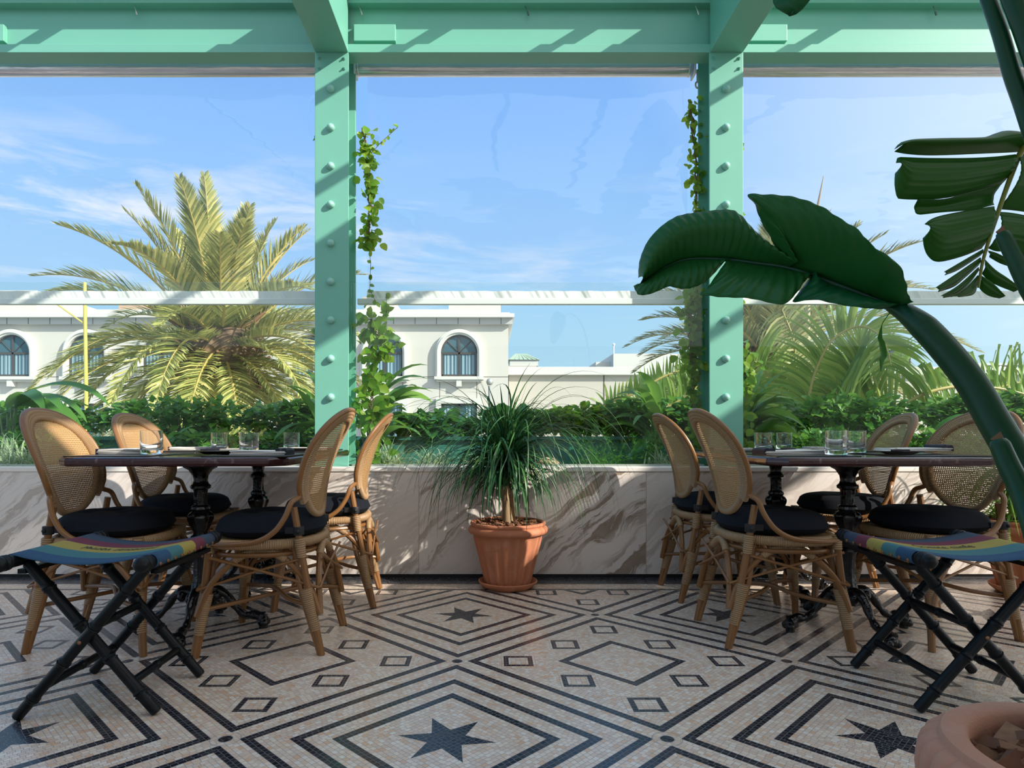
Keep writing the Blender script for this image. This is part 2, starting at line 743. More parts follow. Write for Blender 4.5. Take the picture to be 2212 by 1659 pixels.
def redmarble(nb, p):
    co = nb.coord('Object')
    n = nb.noise(co, 7, 6, 0.6, 1.0)
    v = nb.ramp(nb.noise(co, 4.5, 8, 0.62, 2.5), [(0.0, (0, 0, 0)), (0.60, (0, 0, 0)), (0.66, (1, 1, 1)), (0.70, (0, 0, 0))])
    c = nb.mix(n, (0.022, 0.005, 0.009), (0.060, 0.012, 0.016))
    nb.put(p.inputs['Base Color'], nb.mix(v * 0.4, c, (0.36, 0.28, 0.28)))
    p.inputs['Roughness'].default_value = 0.14


M_TABLE = mat('dark_red_marble', build=redmarble, Coat_Weight=0.3)


def castiron(nb, p):
    nb.put(p.inputs['Normal'], nb.bump(nb.noise(nb.coord('Object'), 38, 4), 0.7, 0.006))


M_IRON = mat('black_cast_iron', (0.006, 0.006, 0.007), 0.16, build=castiron)
M_BAMBOO = mat('black_bamboo', (0.004, 0.006, 0.008), 0.36, 0.0, 0.22)
M_COPPER = mat('copper_rivet', (0.30, 0.14, 0.07), 0.4, 0.8)


def canvas(nb, p):
    co = nb.coord('Object')
    X, Y, Z = nb.sep(co)
    s = (Y + 0.2) / 0.4
    c = nb.ramp(s, [(0.0, (0.018, 0.065, 0.135)), (0.20, (0.045, 0.15, 0.16)), (0.40, (0.34, 0.26, 0.05)),
                    (0.62, (0.14, 0.022, 0.042)), (0.80, (0.032, 0.052, 0.085))], 'CONSTANT')
    n = nb.noise(co, 220, 2)
    nb.put(p.inputs['Base Color'], nb.mix(n * 0.18, c, (0.16, 0.18, 0.20)))
    nb.put(p.inputs['Normal'], nb.bump(n, 0.4, 0.001))


M_CANVAS = mat('striped_canvas', rough=0.85, spec=0.2, build=canvas)
M_INK = mat('black_ink', (0.02, 0.03, 0.025), 0.8)


def terracotta(c1, c2, c3):
    def f(nb, p):
        co = nb.coord('Object')
        a = nb.mix(nb.noise(co, 6, 5, 0.6), c1, c2)
        w = nb.ramp(nb.noise(co, 15, 4), [(0.55, (0, 0, 0)), (0.8, (1, 1, 1))])
        nb.put(p.inputs['Base Color'], nb.mix(w * 0.5, a, c3))
        nb.put(p.inputs['Normal'], nb.bump(nb.noise(co, 180, 3), 0.3, 0.003))
        p.inputs['Roughness'].default_value = 0.85
    return f


M_TERRA = mat('terracotta', build=terracotta((0.52, 0.20, 0.10), (0.42, 0.15, 0.075), (0.58, 0.33, 0.22)))
M_TERRA2 = mat('pale_terracotta', build=terracotta((0.50, 0.245, 0.155), (0.42, 0.20, 0.135), (0.54, 0.33, 0.27)))


def bark(nb, p):
    r_ = nb.island()
    co = nb.coord('Object')
    c = nb.ramp(r_, [(0, (0.10, 0.035, 0.015)), (0.5, (0.22, 0.085, 0.035)), (1.0, (0.38, 0.19, 0.09))])
    nb.put(p.inputs['Base Color'], nb.mix(nb.noise(co, 60, 3), c, (0.10, 0.04, 0.02)))
    p.inputs['Roughness'].default_value = 0.9


M_BARK = mat('bark_chips', build=bark)
M_SOIL = mat('soil', build=terracotta((0.05, 0.03, 0.02), (0.09, 0.055, 0.03), (0.03, 0.02, 0.01)))


def leafmat(name, c1, c2, c3, rough=0.42, trans=0.25, veins=None):
    """leaf blades: colour differs from blade to blade; light shines a little through them"""
    m = bpy.data.materials.new(name)
    m.use_nodes = True
    t = m.node_tree
    p = t.nodes['Principled BSDF']
    nb = NB(t)
    r_ = nb.island()
    c = nb.ramp(r_, [(0.0, c1), (0.5, c2), (1.0, c3)])
    p.inputs['Roughness'].default_value = rough
    p.inputs['Specular IOR Level'].default_value = 0.3
    nb.put(p.inputs['Base Color'], c)
    tl = nb.node('ShaderNodeBsdfTranslucent')
    nb.put(tl.inputs['Color'], nb.mix(0.5, c, tuple(min(1, q * 1.6) for q in c3)))
    mx = nb.node('ShaderNodeMixShader')
    mx.inputs[0].default_value = trans
    t.links.new(p.outputs[0], mx.inputs[1])
    t.links.new(tl.outputs[0], mx.inputs[2])
    t.links.new(mx.outputs[0], t.nodes['Material Output'].inputs[0])
    if veins:
        veins(nb, p)
    MATS[name] = m
    return m


M_PALM = leafmat('palm_leaflet', (0.09, 0.13, 0.04), (0.38, 0.40, 0.12), (0.78, 0.68, 0.27), 0.45, 0.20)
M_PALM2 = leafmat('grey_palm_leaflet', (0.08, 0.12, 0.05), (0.28, 0.32, 0.13), (0.58, 0.52, 0.25), 0.45, 0.20)
M_FRESH = leafmat('fresh_palm_leaflet', (0.10, 0.22, 0.05), (0.20, 0.34, 0.07), (0.42, 0.50, 0.12), 0.35, 0.4)
M_STEMY = mat('yellow_frond_stem', (0.50, 0.40, 0.13), 0.5)
M_STEMG = mat('green_stem', (0.16, 0.24, 0.06), 0.5)
M_VINE = leafmat('vine_leaf', (0.05, 0.15, 0.02), (0.14, 0.32, 0.03), (0.34, 0.44, 0.05), 0.4, 0.45)
M_HEDGE = leafmat('hedge_leaf', (0.025, 0.10, 0.02), (0.08, 0.24, 0.04), (0.20, 0.40, 0.06), 0.35, 0.35)
M_BROAD = leafmat('broad_leaf', (0.06, 0.17, 0.03), (0.11, 0.27, 0.05), (0.24, 0.40, 0.07), 0.3, 0.35)
M_ROUND = leafmat('round_leaf', (0.03, 0.11, 0.03), (0.07, 0.22, 0.05), (0.16, 0.36, 0.07), 0.3, 0.3)
M_SPIDER = leafmat('striped_grass', (0.20, 0.30, 0.13), (0.42, 0.50, 0.30), (0.66, 0.70, 0.50), 0.4, 0.3)
M_FERN = leafmat('fern_needle', (0.04, 0.16, 0.03), (0.09, 0.30, 0.04), (0.20, 0.44, 0.07), 0.5, 0.35)
M_PONY = leafmat('ponytail_leaf', (0.012, 0.060, 0.026), (0.026, 0.105, 0.036), (0.075, 0.18, 0.045), 0.30, 0.12)
M_HANG = leafmat('hanging_leaf', (0.06, 0.20, 0.04), (0.14, 0.34, 0.06), (0.30, 0.48, 0.08), 0.4, 0.3)


def banana_veins(nb, p):
    pass


M_BAN = leafmat('banana_leaf', (0.004, 0.085, 0.034), (0.008, 0.115, 0.040), (0.020, 0.135, 0.026), 0.36, 0.28)
M_BAN2 = leafmat('yellowing_banana_leaf', (0.016, 0.125, 0.016), (0.024, 0.150, 0.018), (0.060, 0.170, 0.020), 0.38, 0.45)
M_BSTEM = mat('banana_stem', (0.003, 0.050, 0.020), 0.36, 0.0, 0.3)
M_MIDRIB = mat('yellow_midrib', (0.16, 0.19, 0.025), 0.4)
M_CUT = mat('cut_stem', (0.13, 0.065, 0.025), 0.8)
M_TRUNKW = mat('pale_trunk', build=wood_like((0.32, 0.22, 0.12), (0.22, 0.14, 0.07), 20, 0.8))


def palmtrunk(nb, p):
    co = nb.coord('Object')
    v = nb.node('ShaderNodeTexVoronoi')
    v.inputs['Scale'].default_value = 7
    nb.put(v.inputs['Vector'], co)
    d = S(nb, v.outputs['Distance'])
    nb.put(p.inputs['Base Color'], nb.mix(d, (0.30, 0.19, 0.11), (0.06, 0.04, 0.03)))
    nb.put(p.inputs['Normal'], nb.bump(d, 1.0, 0.08))
    p.inputs['Roughness'].default_value = 0.9


M_PTRUNK = mat('palm_trunk', build=palmtrunk)
M_VSTEM = mat('vine_stem', (0.16, 0.10, 0.05), 0.7)


def stucco(c1, c2):
    def f(nb, p):
        co = nb.coord('Object')
        nb.put(p.inputs['Base Color'], nb.mix(nb.noise(co, 0.7, 4), c1, c2))
        p.inputs['Roughness'].default_value = 0.85
    return f


M_STUC = mat('cream_stucco', build=stucco((0.60, 0.575, 0.53), (0.565, 0.54, 0.495)))
M_STUC2 = mat('warm_stucco', build=stucco((0.56, 0.515, 0.455), (0.53, 0.49, 0.43)))
M_STUCW = mat('white_stucco', build=stucco((0.66, 0.645, 0.61), (0.63, 0.615, 0.58)))
M_FRIEZE = mat('grey_frieze', (0.50, 0.49, 0.48), 0.8)
M_JOINT = mat('dark_joint', (0.10, 0.08, 0.06), 0.8)
M_WFRAME = mat('bronze_window_frame', (0.07, 0.065, 0.065), 0.4)
M_WGLASS = mat('tinted_window_glass', (0.055, 0.12, 0.15), 0.06)


def curtain(nb, p):
    X, Y, Z = nb.sep(nb.coord('Object'))
    w = nb.math('SINE', X * 46 + nb.noise(nb.xyz(X * 3, 0, 0), 2.0, 2) * 9)
    nb.put(p.inputs['Base Color'], nb.mix(w * 0.5 + 0.5, (0.10, 0.19, 0.25), (0.26, 0.38, 0.44)))
    nb.put(p.inputs['Normal'], nb.bump(w, 0.5, 0.05))


M_CURT = mat('pleated_curtain', rough=0.3, build=curtain)
M_ROOFTILE = mat('roof_tile', (0.52, 0.36, 0.26), 0.8)
M_GREENROOF = mat('green_metal_roof', (0.36, 0.45, 0.34), 0.5)
M_YELLOW = mat('yellow_paint', (0.62, 0.52, 0.12), 0.5)
M_GREY = mat('grey_paint', (0.36, 0.37, 0.38), 0.5)
M_TEAL = mat('teal_paint', (0.055, 0.22, 0.19), 0.4)
M_GROUND = mat('street_ground', build=stucco((0.30, 0.29, 0.27), (0.22, 0.24, 0.20)))


def dots(nb, p):
    X, Y, Z = nb.sep(nb.coord('Object'))
    fx, fz = (X / 0.28).fract() - 0.5, (Z / 0.22).fract() - 0.5
    m = (fx * fx + fz * fz).sqrt().lt(0.30)
    rid = nb.white(nb.xyz((X / 0.28).floor(), (Z / 0.22).floor(), 1))
    c = nb.ramp(rid, [(0, (0.05, 0.2, 0.3)), (0.3, (0.1, 0.4, 0.5)), (0.55, (0.3, 0.1, 0.12)), (0.7, (0.6, 0.6, 0.62)), (0.85, (0.05, 0.1, 0.25))], 'CONSTANT')
    nb.put(p.inputs['Base Color'], nb.mix(m, (0.03, 0.04, 0.06), c))


M_DOTS = mat('dotted_facade', rough=0.4, build=dots)

# ================================================================== the setting
WY = 3.80            # front face of the marble wall
WZ = 0.65
YC = 3.85            # front of columns and beam
struct('floor', MB().bb((-7, -4.5, -0.05), (9, WY + 0.02, 0)), M_FLOOR, smooth=False)
struct('wall_back', MB().bb((-7, WY, 0.022), (9, WY + 0.04, WZ - 0.028)), M_MARBLE, smooth=False)
struct('trim_1', MB().bb((-7, WY + 0.015, 0.0), (9, WY + 0.04, 0.022)), M_BLACKGAP, smooth=False)
struct('trim_2', MB().bb((-7, WY - 0.006, WZ - 0.028), (9, WY + 0.13, WZ)), M_MARBLE_TOP, smooth=False, bevel=0.004)
# concrete core that carries the marble and the planting bed behind it
struct('planter_core', MB().bb((-7, WY + 0.04, -0.3), (9, WY + 0.13, WZ - 0.03)).bb((-7, WY + 0.13, -0.3), (9, 4.80, 0.56)),
       M_ROOF, smooth=False)
# solid roof behind the glazed strip
struct('wall_rear', MB().bb((-9, -4.62, 0), (13, -4.5, 2.5)), M_ROOF, smooth=False)
struct('ceiling', MB().bb((-9, -3.6, 3.52), (13, 0.27, 3.72)), M_ROOF, smooth=False)

COLX = [-3.279, -0.934, 1.411, 5.37]  # last one lies out of view, set for its rafter's shadow
HW = 0.100


def make_column(x, label):
    t = thing('steel_column', label, 'column', (x, YC, WZ), 0, 'riveted green steel columns')
    h = 3.11 - WZ
    MB().bb((-HW, 0, 0), (HW, 0.014, h)).build('front_flange', M_GREEN, t, False, bevel=0.002)
    MB().bb((-0.012, 0.014, 0), (0.012, 0.206, h + 0.0)).build('web', M_GREEN, t, False)
    MB().bb((-HW, 0.206, 0), (HW, 0.220, h + 0.30)).build('rear_flange', M_GREEN, t, False, bevel=0.002)
    for k in range(9):
        m = MB()
        m.lathe([(0.0225, -0.001), (0.0225, 0.010), (0.020, 0.018), (0.015, 0.025), (0.008, 0.029), (0.0001, 0.0305)], 20)
        o = m.build('rivet', M_GREEN2, t, auto=50)
        o.rotation_euler = (R(90), 0, 0)
        o.location = (-0.004, 0, 2.89 - WZ - 0.2285 * k)
    for sx in (-1, 1):
        for z in (3.075, 3.015):
            m = MB().lathe([(0.010, 0), (0.010, 0.006), (0.005, 0.006), (0.005, 0.016), (0.0001, 0.016)], 6)
            o = m.build('bolt', M_GREEN, t, auto=30)
            o.rotation_euler = (R(90), 0, 0)
            o.location = (sx * 0.076, 0, z - WZ)
    return t


make_column(COLX[1], 'riveted green steel column rising from the wall left of the ponytail palm')
make_column(COLX[2], 'riveted green steel column rising from the wall behind the big banana leaf')
make_column(COLX[3], 'riveted green steel column beyond the right edge of the view')

b = thing('steel_beam', 'long green steel beam along the top of the glazing, resting on the columns', 'beam', (0, YC, 3.11))
MB().bb((-7, 0, 0), (9, 0.120, 0.050)).build('lower_flange', M_GREEN, b, False, bevel=0.002)
MB().bb((-7, 0.060, 0.050), (9, 0.075, 0.295)).build('web', M_GREEN, b, False)
MB().bb((-7, 0, 0.295), (9, 0.125, 0.345)).build('upper_flange', M_GREEN, b, False, bevel=0.002)
for x in COLX[:3]:
    MB().bb((x + 0.125, 0.028, 0.086), (x + 0.375, 0.062, 0.186)).build('splice_plate', M_GREEN, b, False, bevel=0.003)
    o = MB().lathe([(0.008, 0), (0.008, 0.012), (0.004, 0.013), (0.004, 0.028), (0.0001, 0.028)], 6).build('bolt', M_GREEN, b, auto=30)
    o.location = (x - 0.125, 0.03, 0.050)
MB().bb((-7, -0.15, 0.42), (9, 0.14, 0.50)).bb((-7, 0.05, 0.345), (9, 0.075, 0.42)).build('top_plate', M_GREEN, b, False, bevel=0.003)

for i, x in enumerate(COLX):
    if i == 0:
        continue
    r_ = thing('roof_rafter', ['green rafter over the left bay, out of the view',
                               'green steel rafter running overhead from the top of the left column',
                               'green steel rafter running overhead from the top of the right column',
                               'unseen green rafter over the right bay, placed for its shadow'][i], 'rafter',
               (x, YC - 0.001, 3.11), 0, 'green roof rafters')
    # underside level, top side rising gently towards the room
    m = MB()
    L = 3.5
    vs = []
    for xx in (-0.098, 0.098):
        vs += [(xx, 0, 0), (xx, -L, 0), (xx, -L, 0.436), (xx, 0, 0.436)]
    m.add(vs, [(0, 1, 2, 3), (7, 6, 5, 4), (0, 4, 5, 1), (1, 5, 6, 2), (2, 6, 7, 3), (3, 7, 4, 0)])
    m.build('box_girder', M_GREEN, r_, False, bevel=0.003)

# glazing bars of the roof strip
for i, x in enumerate([-2.25, 0.10, 0.98, 2.45, 4.72, 6.6]):
    m = MB()
    m.add([(x - .022, YC, 3.50), (x + .022, YC, 3.50), (x + .022, YC, 3.56), (x - .022, YC, 3.56),
           (x - .022, .55, 3.80), (x + .022, .55, 3.80), (x + .022, .55, 3.86), (x - .022, .55, 3.86)],
          [(0, 3, 2, 1), (4, 5, 6, 7), (0, 1, 5, 4), (1, 2, 6, 5), (2, 3, 7, 6), (3, 0, 4, 7)])
    tag(m.build('glazing_bar', M_GREEN, None, False), 'green glazing bar of the roof strip, ' + ['over the left bay', 'over the potted palm', 'nearest to the right rafter', 'over the banana plant', 'second from the right, out of view', 'farthest right, out of view'][i], 'glazing bar', 'roof glazing bars')
# roll-down clear blinds: tube, clear film, white bottom bar
BY = YC + 0.25
bays = [(COLX[0] + 0.10, COLX[1] - 0.125, 'left', 'roll-down clear blind in front of the big palm tree, left of the left column', 0.657, 0.0),
        (COLX[1] + 0.10, COLX[2] - 0.12, 'middle', 'roll-down clear blind between the two riveted columns', 0.640, 0.045),
        (COLX[2] + 0.105, COLX[3] - 0.12, 'right', 'roll-down clear blind right of the right column, behind the banana leaves', 0.0, 0.03)]
for (x0, x1, nm, lab, _a, ins) in bays:
    t = thing('roller_blind', lab, 'blind', (0, BY, 0), 0, 'clear roller blinds')
    rt = []
    m = MB()
    m.tube([(x0 + 0.0, 0, 3.155), (x0 + 0.012, 0, 3.155), (x0 + 0.014, 0, 3.155), (x1 - 0.034, 0, 3.155), (x1 - 0.032, 0, 3.155), (x1 - 0.02, 0, 3.155)],
           [0.052, 0.052, 0.049, 0.049, 0.052, 0.052], 28)
    m.build('film_roll', M_ROLL, t)
    # film hangs from the front of the roll, rippled near its side edges
    m = MB()
    nx, nz = 60, 40
    fx0, fx1 = x0 + 0.02 + ins, x1 - 0.03
    vs = []
    for j in range(nz + 1):
        z = 1.70 + (3.155 - 1.70) * j / nz
        for i in range(nx + 1):
            s = i / nx
            e = min(s, 1 - s)
            tail = math.exp(-e * 26)
            y = 0.010 * tail * math.sin(z * 7 + s * 9) - 0.020 * tail * (0.5 + 0.5 * math.sin(z * 3.1 + s * 4)) + 0.003 * math.sin(z * 10 + s * 11)
            x = fx0 + (fx1 - fx0) * s + 0.006 * tail * math.sin(z * 5)
            vs.append((x, y, z))
    fs = [(j * (nx + 1) + i, j * (nx + 1) + i + 1, (j + 1) * (nx + 1) + i + 1, (j + 1) * (nx + 1) + i) for j in range(nz) for i in range(nx)]
    m.add(vs, fs)
    m.build('clear_film', M_FILM, t)
    m = MB()
    vs = []
    n = 120
    for i in range(n + 1):
        s = i / n
        x = fx0 + (fx1 - fx0) * s
        w = 0.004 * math.sin(s * 95 + 2 * math.sin(s * 21)) + 0.003 * math.sin(s * 53)
        vs += [(x, -0.010 + w, 1.745), (x, -0.012 + w * 0.4, 1.715), (x, -0.012, 1.695), (x, 0.010, 1.695), (x, 0.010 + w, 1.745)]
    fs = []
    for i in range(n):
        a = i * 5
        for k in range(4):
            fs.append((a + k, a + k + 1, a + 5 + k + 1, a + 5 + k))
        fs.append((a + 4, a, a + 5, a + 9))
    m.add(vs, fs)
    m.build('fabric_pocket', M_BAND, t)
    MB().bb((x0 - 0.004 + ins * 0.2, -0.018, 1.660), (x1 + 0.0, 0.018, 1.697)).build('bottom_bar', M_WHITEP, t, False, bevel=0.004)
    for xx in (x0 - 0.006, x1 + 0.0):
        MB().bb((xx - 0.006, -0.055, 3.095), (xx + 0.006, 0.04, 3.215)).build('bracket', M_WHITEP, t, False, bevel=0.004)
    if nm != 'right':
        m = MB().tube([(x1 + 0.018, -0.03, 3.13), (x1 + 0.018, -0.03, 3.055)], 0.006, 8)
        m.tube([(x1 + 0.018 + 0.011 * math.sin(a * PI / 6), -0.03, 3.035 + 0.02 * math.cos(a * PI / 6)) for a in range(12)], 0.006, 6, closed=True)
        m.build('crank_eye', M_STEELD, t)

# low glass screen standing on the marble wall
GY = WY + 0.115
for i in range(3):
    x0, x1 = COLX[i] + HW + 0.004, COLX[i + 1] - HW - 0.004
    struct('window_%d' % (i + 1), MB().bb((x0, GY, WZ), (x1, GY + 0.010, 1.76)), M_PANE, smooth=False)
    struct('trim_%d' % (i + 3), MB().bb((x0, GY + 0.014, WZ), (x1, GY + 0.030, WZ + 0.010)), M_STEELD, smooth=False)

# wire hooks under the beam's upper flange
for i, (px, lab) in enumerate([(290, 'thin wire with a small hook on the beam, above the big palm tree'),
                               (738, 'small wire hook beside the left rafter, nearest to it'),
                               (776, 'small dark wire hook right of the left rafter'),
                               (1135, 'small wire hook in the middle of the beam, between the rafters'),
                               (1503, 'dark wire hook left of the right rafter'),
                               (2016, 'small wire hook on the beam above the hanging banana leaf')]):
    c = at(px, 22, YC + 0.03)
    m = MB().tube([(c.x - 0.02, c.y, 3.46), (c.x, c.y, 3.40), (c.x + 0.012, c.y, 3.372)], 0.0022, 6)
    m.tube([(c.x + 0.012, c.y, 3.372), (c.x + 0.018, c.y, 3.350)], 0.005, 8)
    tag(m.build('wire_hook', M_WIRE if i % 2 else M_STEELD), lab, 'hook', 'wire hooks on the beam')


# ================================================================== rattan chair
def ring_tube(mb, pts, r0, r1, pitch=0.0074, n=10, depth=0.0018):
    """pole wrapped with cane: many small ridges"""
    pts = [Vector(p) for p in pts]
    L = sum((pts[i + 1] - pts[i]).length for i in range(len(pts) - 1))
    k = max(6, int(L / pitch) * 2)
    pp = resample(pts, k)
    rr = [r0 + (r1 - r0) * i / (k - 1) + (depth if i % 2 else -depth * 0.4) for i in range(k)]
    mb.tube(pp, rr, n)


def back_x(y, z):
    return -0.175 - 0.132 * max(0.0, (z - 0.50) / 0.45) ** 1.7 + 1.35 * y * y * (1.0 - 0.45 * max(0, (z - 0.6) / 0.35))


def egg(th, off=0.0):
    """outline of the cane panel, th = 0 at the top"""
    s, c = math.sin(th), math.cos(th)
    y = (0.172 + off) * math.copysign(abs(s) ** 0.86, s) * (1 + 0.16 * c)
    z = 0.714 + (0.190 + off) * math.copysign(abs(c) ** 0.92, c)
    return y, z


def egg_halfwidth(z):
    c = (z - 0.714) / 0.190
    if abs(c) >= 1:
        return 0
    cc = math.copysign(abs(c) ** (1 / 0.92), c)
    s = math.sqrt(max(0, 1 - cc * cc))
    return 0.172 * s ** 0.86 * (1 + 0.16 * cc)


def make_chair():
    t = thing('rattan_chair', 'chair', 'chair')
    # cane panel: real open weave
    m = MB()
    pit, gap = 0.0082, 0.0031
    ys, zs = [], []
    y = -0.215
    while y < 0.215:
        ys += [y, y + pit - gap]
        y += pit
    z = 0.515
    while z < 0.92:
        zs += [z, z + pit - gap]
        z += pit
    idx = {}
    vs, fs = [], []

    def vid(i, j):
        if (i, j) not in idx:
            yy, zz = ys[i], zs[j]
            idx[(i, j)] = len(vs)
            w = 0.0007 if ((i // 2 + j // 2) % 2) else -0.0007
            vs.append((back_x(yy, zz) + w, yy, zz))
        return idx[(i, j)]
    for i in range(len(ys) - 1):
        for j in range(len(zs) - 1):
            if i % 2 == 1 and j % 2 == 1:
                continue
            cy, cz = (ys[i] + ys[i + 1]) / 2, (zs[j] + zs[j + 1]) / 2
            if abs(cy) < egg_halfwidth(cz):
                fs.append((vid(i, j), vid(i + 1, j), vid(i + 1, j + 1), vid(i, j + 1)))
    m.add(vs, fs)
    o = m.build('cane_backrest', M_CANE, t)
    # wrapped inner hoop
    N = 72
    lp = []
    for k in range(N):
        th = 2 * PI * k / N
        y, z = egg(th, 0.006)
        lp.append((back_x(y, z), y, z))
    m = MB()
    pp = resample(lp + [lp[0]], 420)[:-1]
    m.tube(pp, [0.0135 + (0.0015 if i % 2 else -0.0008) for i in range(len(pp))], 9, closed=True)
    m.build('wrapped_hoop', M_WRAP, t)
    # outer hoop band and smooth outer pole sweeping down to the seat
    m = MB()
    up = []
    for k in range(-50, 51):
        th = R(126) * k / 50
        y, z = egg(th, 0.040)
        up.append(Vector((back_x(y, z) - 0.004, y, z)))
    # wrapped strip between the hoops
    for off_, rr_ in ((0.017, 0.0125), (0.029, 0.0125)):
        st = []
        for k in range(-50, 51):
            th = R(126) * k / 50
            y, z = egg(th, off_)
            st.append(Vector((back_x(y, z) - 0.003, y, z)))
        pp = resample(st, 300)
        m.tube(pp, [rr_ + (0.0014 if i % 2 else -0.0008) for i in range(len(pp))], 8)
    m.build('wrapped_band', M_WRAP, t)
    m = MB()
    full = []
    for sgn in (-1, 1):
        e = up[0] if sgn < 0 else up[-1]
        side = [Vector((0.19, sgn * 0.195, 0.425)), Vector((0.10, sgn * 0.232, 0.428)), Vector((0.0, sgn * 0.240, 0.440)),
                Vector((-0.065, sgn * 0.236, 0.475)), Vector((-0.105, sgn * 0.226, 0.530)), Vector((-0.126, sgn * 0.214, 0.585))]
        full.append(side)
    path = full[0] + up[4:-4] + list(reversed(full[1]))
    path = bez(path[:6] + path[6:-6:4] + path[-6:], 5)
    m.tube(path, 0.0105, 10)
    m.build('bent_outer_pole', M_RATTAN, t)
    # seat ring, seat, lower ring
    so = []
    for k in range(48):
        a = 2 * PI * k / 48
        ca, sa = math.cos(a), math.sin(a)
        x = 0.02 + 0.205 * math.copysign(abs(ca) ** 0.8, ca)
        y = 0.222 * math.copysign(abs(sa) ** 0.8, sa) * (1 + 0.09 * ca)
        so.append(Vector((x, y, 0.425)))
    m = MB()
    pp = resample(so + [so[0]], 360)[:-1]
    m.tube(pp, [0.0185 + (0.0014 if i % 2 else -0.0008) for i in range(len(pp))], 10, closed=True)
    m.build('wrapped_seat_ring', M_WRAP, t)
    m = MB()
    m.prism([(p.x, p.y) for p in so], 0.425, 0.439)
    m.build('woven_seat', M_SEAT, t)
    m = MB().tube([p + Vector((0, 0, -0.040)) - Vector((p.x - 0.02, p.y, 0)) * 0.03 for p in so], 0.0095, 8, closed=True)
    m.build('lower_ring', M_RATTAN, t)
    # legs
    feet = [(0.235, -0.235), (0.235, 0.235), (-0.235, 0.192), (-0.235, -0.192)]
    tops = [(0.195, -0.190, 0.425), (0.195, 0.190, 0.425), (-0.128, 0.190, 0.565), (-0.128, -0.190, 0.565)]
    for k in range(4):
        fx, fy = feet[k]
        tx, ty, tz = tops[k]
        m = MB()
        m.tube(bez([(tx, ty, tz), (tx + (fx - tx) * .42, ty + (fy - ty) * .30, tz * 0.55), (fx, fy, 0)], 6), 0.0135, 10)
        m.tube(bez([(tx * 0.93, ty * 0.84, 0.41), (tx + (fx - tx) * .40 - 0.014 * math.copysign(1, fx), ty * 0.98, 0.24), (fx - 0.008 * math.copysign(1, fx), fy * 0.975, 0.004)], 6), 0.0115, 8)
        lg = m.build('leg', M_RATTAN, t)
        a = Vector((fx, fy, 0))
        mid = Vector((tx + (fx - tx) * .42, ty + (fy - ty) * .30, tz * 0.55))
        p0 = a.lerp(mid, 0.36 if tz < 0.5 else 0.30)
        p1 = a.lerp(mid, 1.02 if tz < 0.5 else 0.82)
        mm = MB()
        ring_tube(mm, [p0 + Vector((-0.003 * math.copysign(1, fx), -.002 * math.copysign(1, fy), 0)), p1 + Vector((-0.010 * math.copysign(1, fx), -.004 * math.copysign(1, fy), 0))], 0.0165, 0.0250)
        ww = mm.build('cane_binding', M_WRAP, lg)
        mm = MB()
        j = Vector((tx, ty, 0.425))
        ring_tube(mm, [j + Vector((0, 0, -0.035)), j + Vector((0, 0, 0.02))] if tz < 0.5 else
                  [Vector((-0.150, ty, 0.445)), Vector((-0.158, ty, 0.375))], 0.0195, 0.0175)
        mm.build('cane_binding', M_WRAP, lg)
    # arches from leg to leg
    P4 = [Vector((feet[k][0] * 0.965, feet[k][1] * 0.955, 0.155)) for k in range(4)]
    for k in range(4):
        a, b_ = P4[k], P4[(k + 1) % 4]
        mid = (a + b_) / 2
        top = Vector((mid.x * 0.86 + 0.0, mid.y * 0.93, 0.388))
        pts = bez([a, a.lerp(top, 0.5) + (a - b_) * 0.13 + Vector((0, 0, 0.012)), top + (a - b_) * 0.12, top - (a - b_) * 0.12,
                   b_.lerp(top, 0.5) - (a - b_) * 0.13 + Vector((0, 0, 0.012)), b_], 6)
        m = MB().tube(pts, 0.0125, 9)
        o = m.build('arch_brace', M_RATTAN, t)
        mm = MB()
        ring_tube(mm, pts[len(pts) // 2 - 5: len(pts) // 2 + 6], 0.0150, 0.0150, depth=0.001)
        mm.build('cane_binding', M_WRAP, o)
        # small slanting struts
        m = MB()
        c2 = Vector((mid.x * 0.98, mid.y * 0.98, 0.235))
        m.tube([a + Vector((0, 0, 0.10)), c2 + Vector((0, 0, 0.09)), b_.lerp(a, 0.1) + Vector((0, 0, 0.22))], 0.0052, 7)
        m.tube([b_ + Vector((0, 0, 0.10)), c2 + Vector((0, 0, 0.09)), a.lerp(b_, 0.1) + Vector((0, 0, 0.22))], 0.006, 7)
        m.build('strut', M_RATTAN, t)
    # crossed stretchers
    ctr = Vector((0.0, 0, 0.200))
    for a, b_ in ((0, 2), (1, 3)):
        pa = Vector((feet[a][0] * 0.955, feet[a][1] * 0.94, 0.175))
        pb = Vector((feet[b_][0] * 0.955, feet[b_][1] * 0.94, 0.175))
        off = Vector((0, 0, 0.008 if a == 0 else -0.008))
        m = MB().tube(bez([pa, pa.lerp(ctr, 0.6) + Vector((0, pa.y * 0.18, 0)), ctr + off, pb.lerp(ctr, 0.6) + Vector((0, pb.y * 0.18, 0)), pb], 5), 0.0088, 8)
        m.build('stretcher', M_RATTAN, t)
    # cushion with tufts
    m = MB()
    prof = []
    nr, na = 14, 56
    tufts = [(0.075, 0.075), (0.075, -0.075), (-0.065, 0.075), (-0.065, -0.075), (0.005, 0.0)]
    vs, fs = [], []

    def edge(a):
        ca, sa = math.cos(a), math.sin(a)
        return (0.012 + 0.212 * math.copysign(abs(ca) ** 0.82, ca), 0.208 * math.copysign(abs(sa) ** 0.82, sa) * (1 + 0.08 * ca))
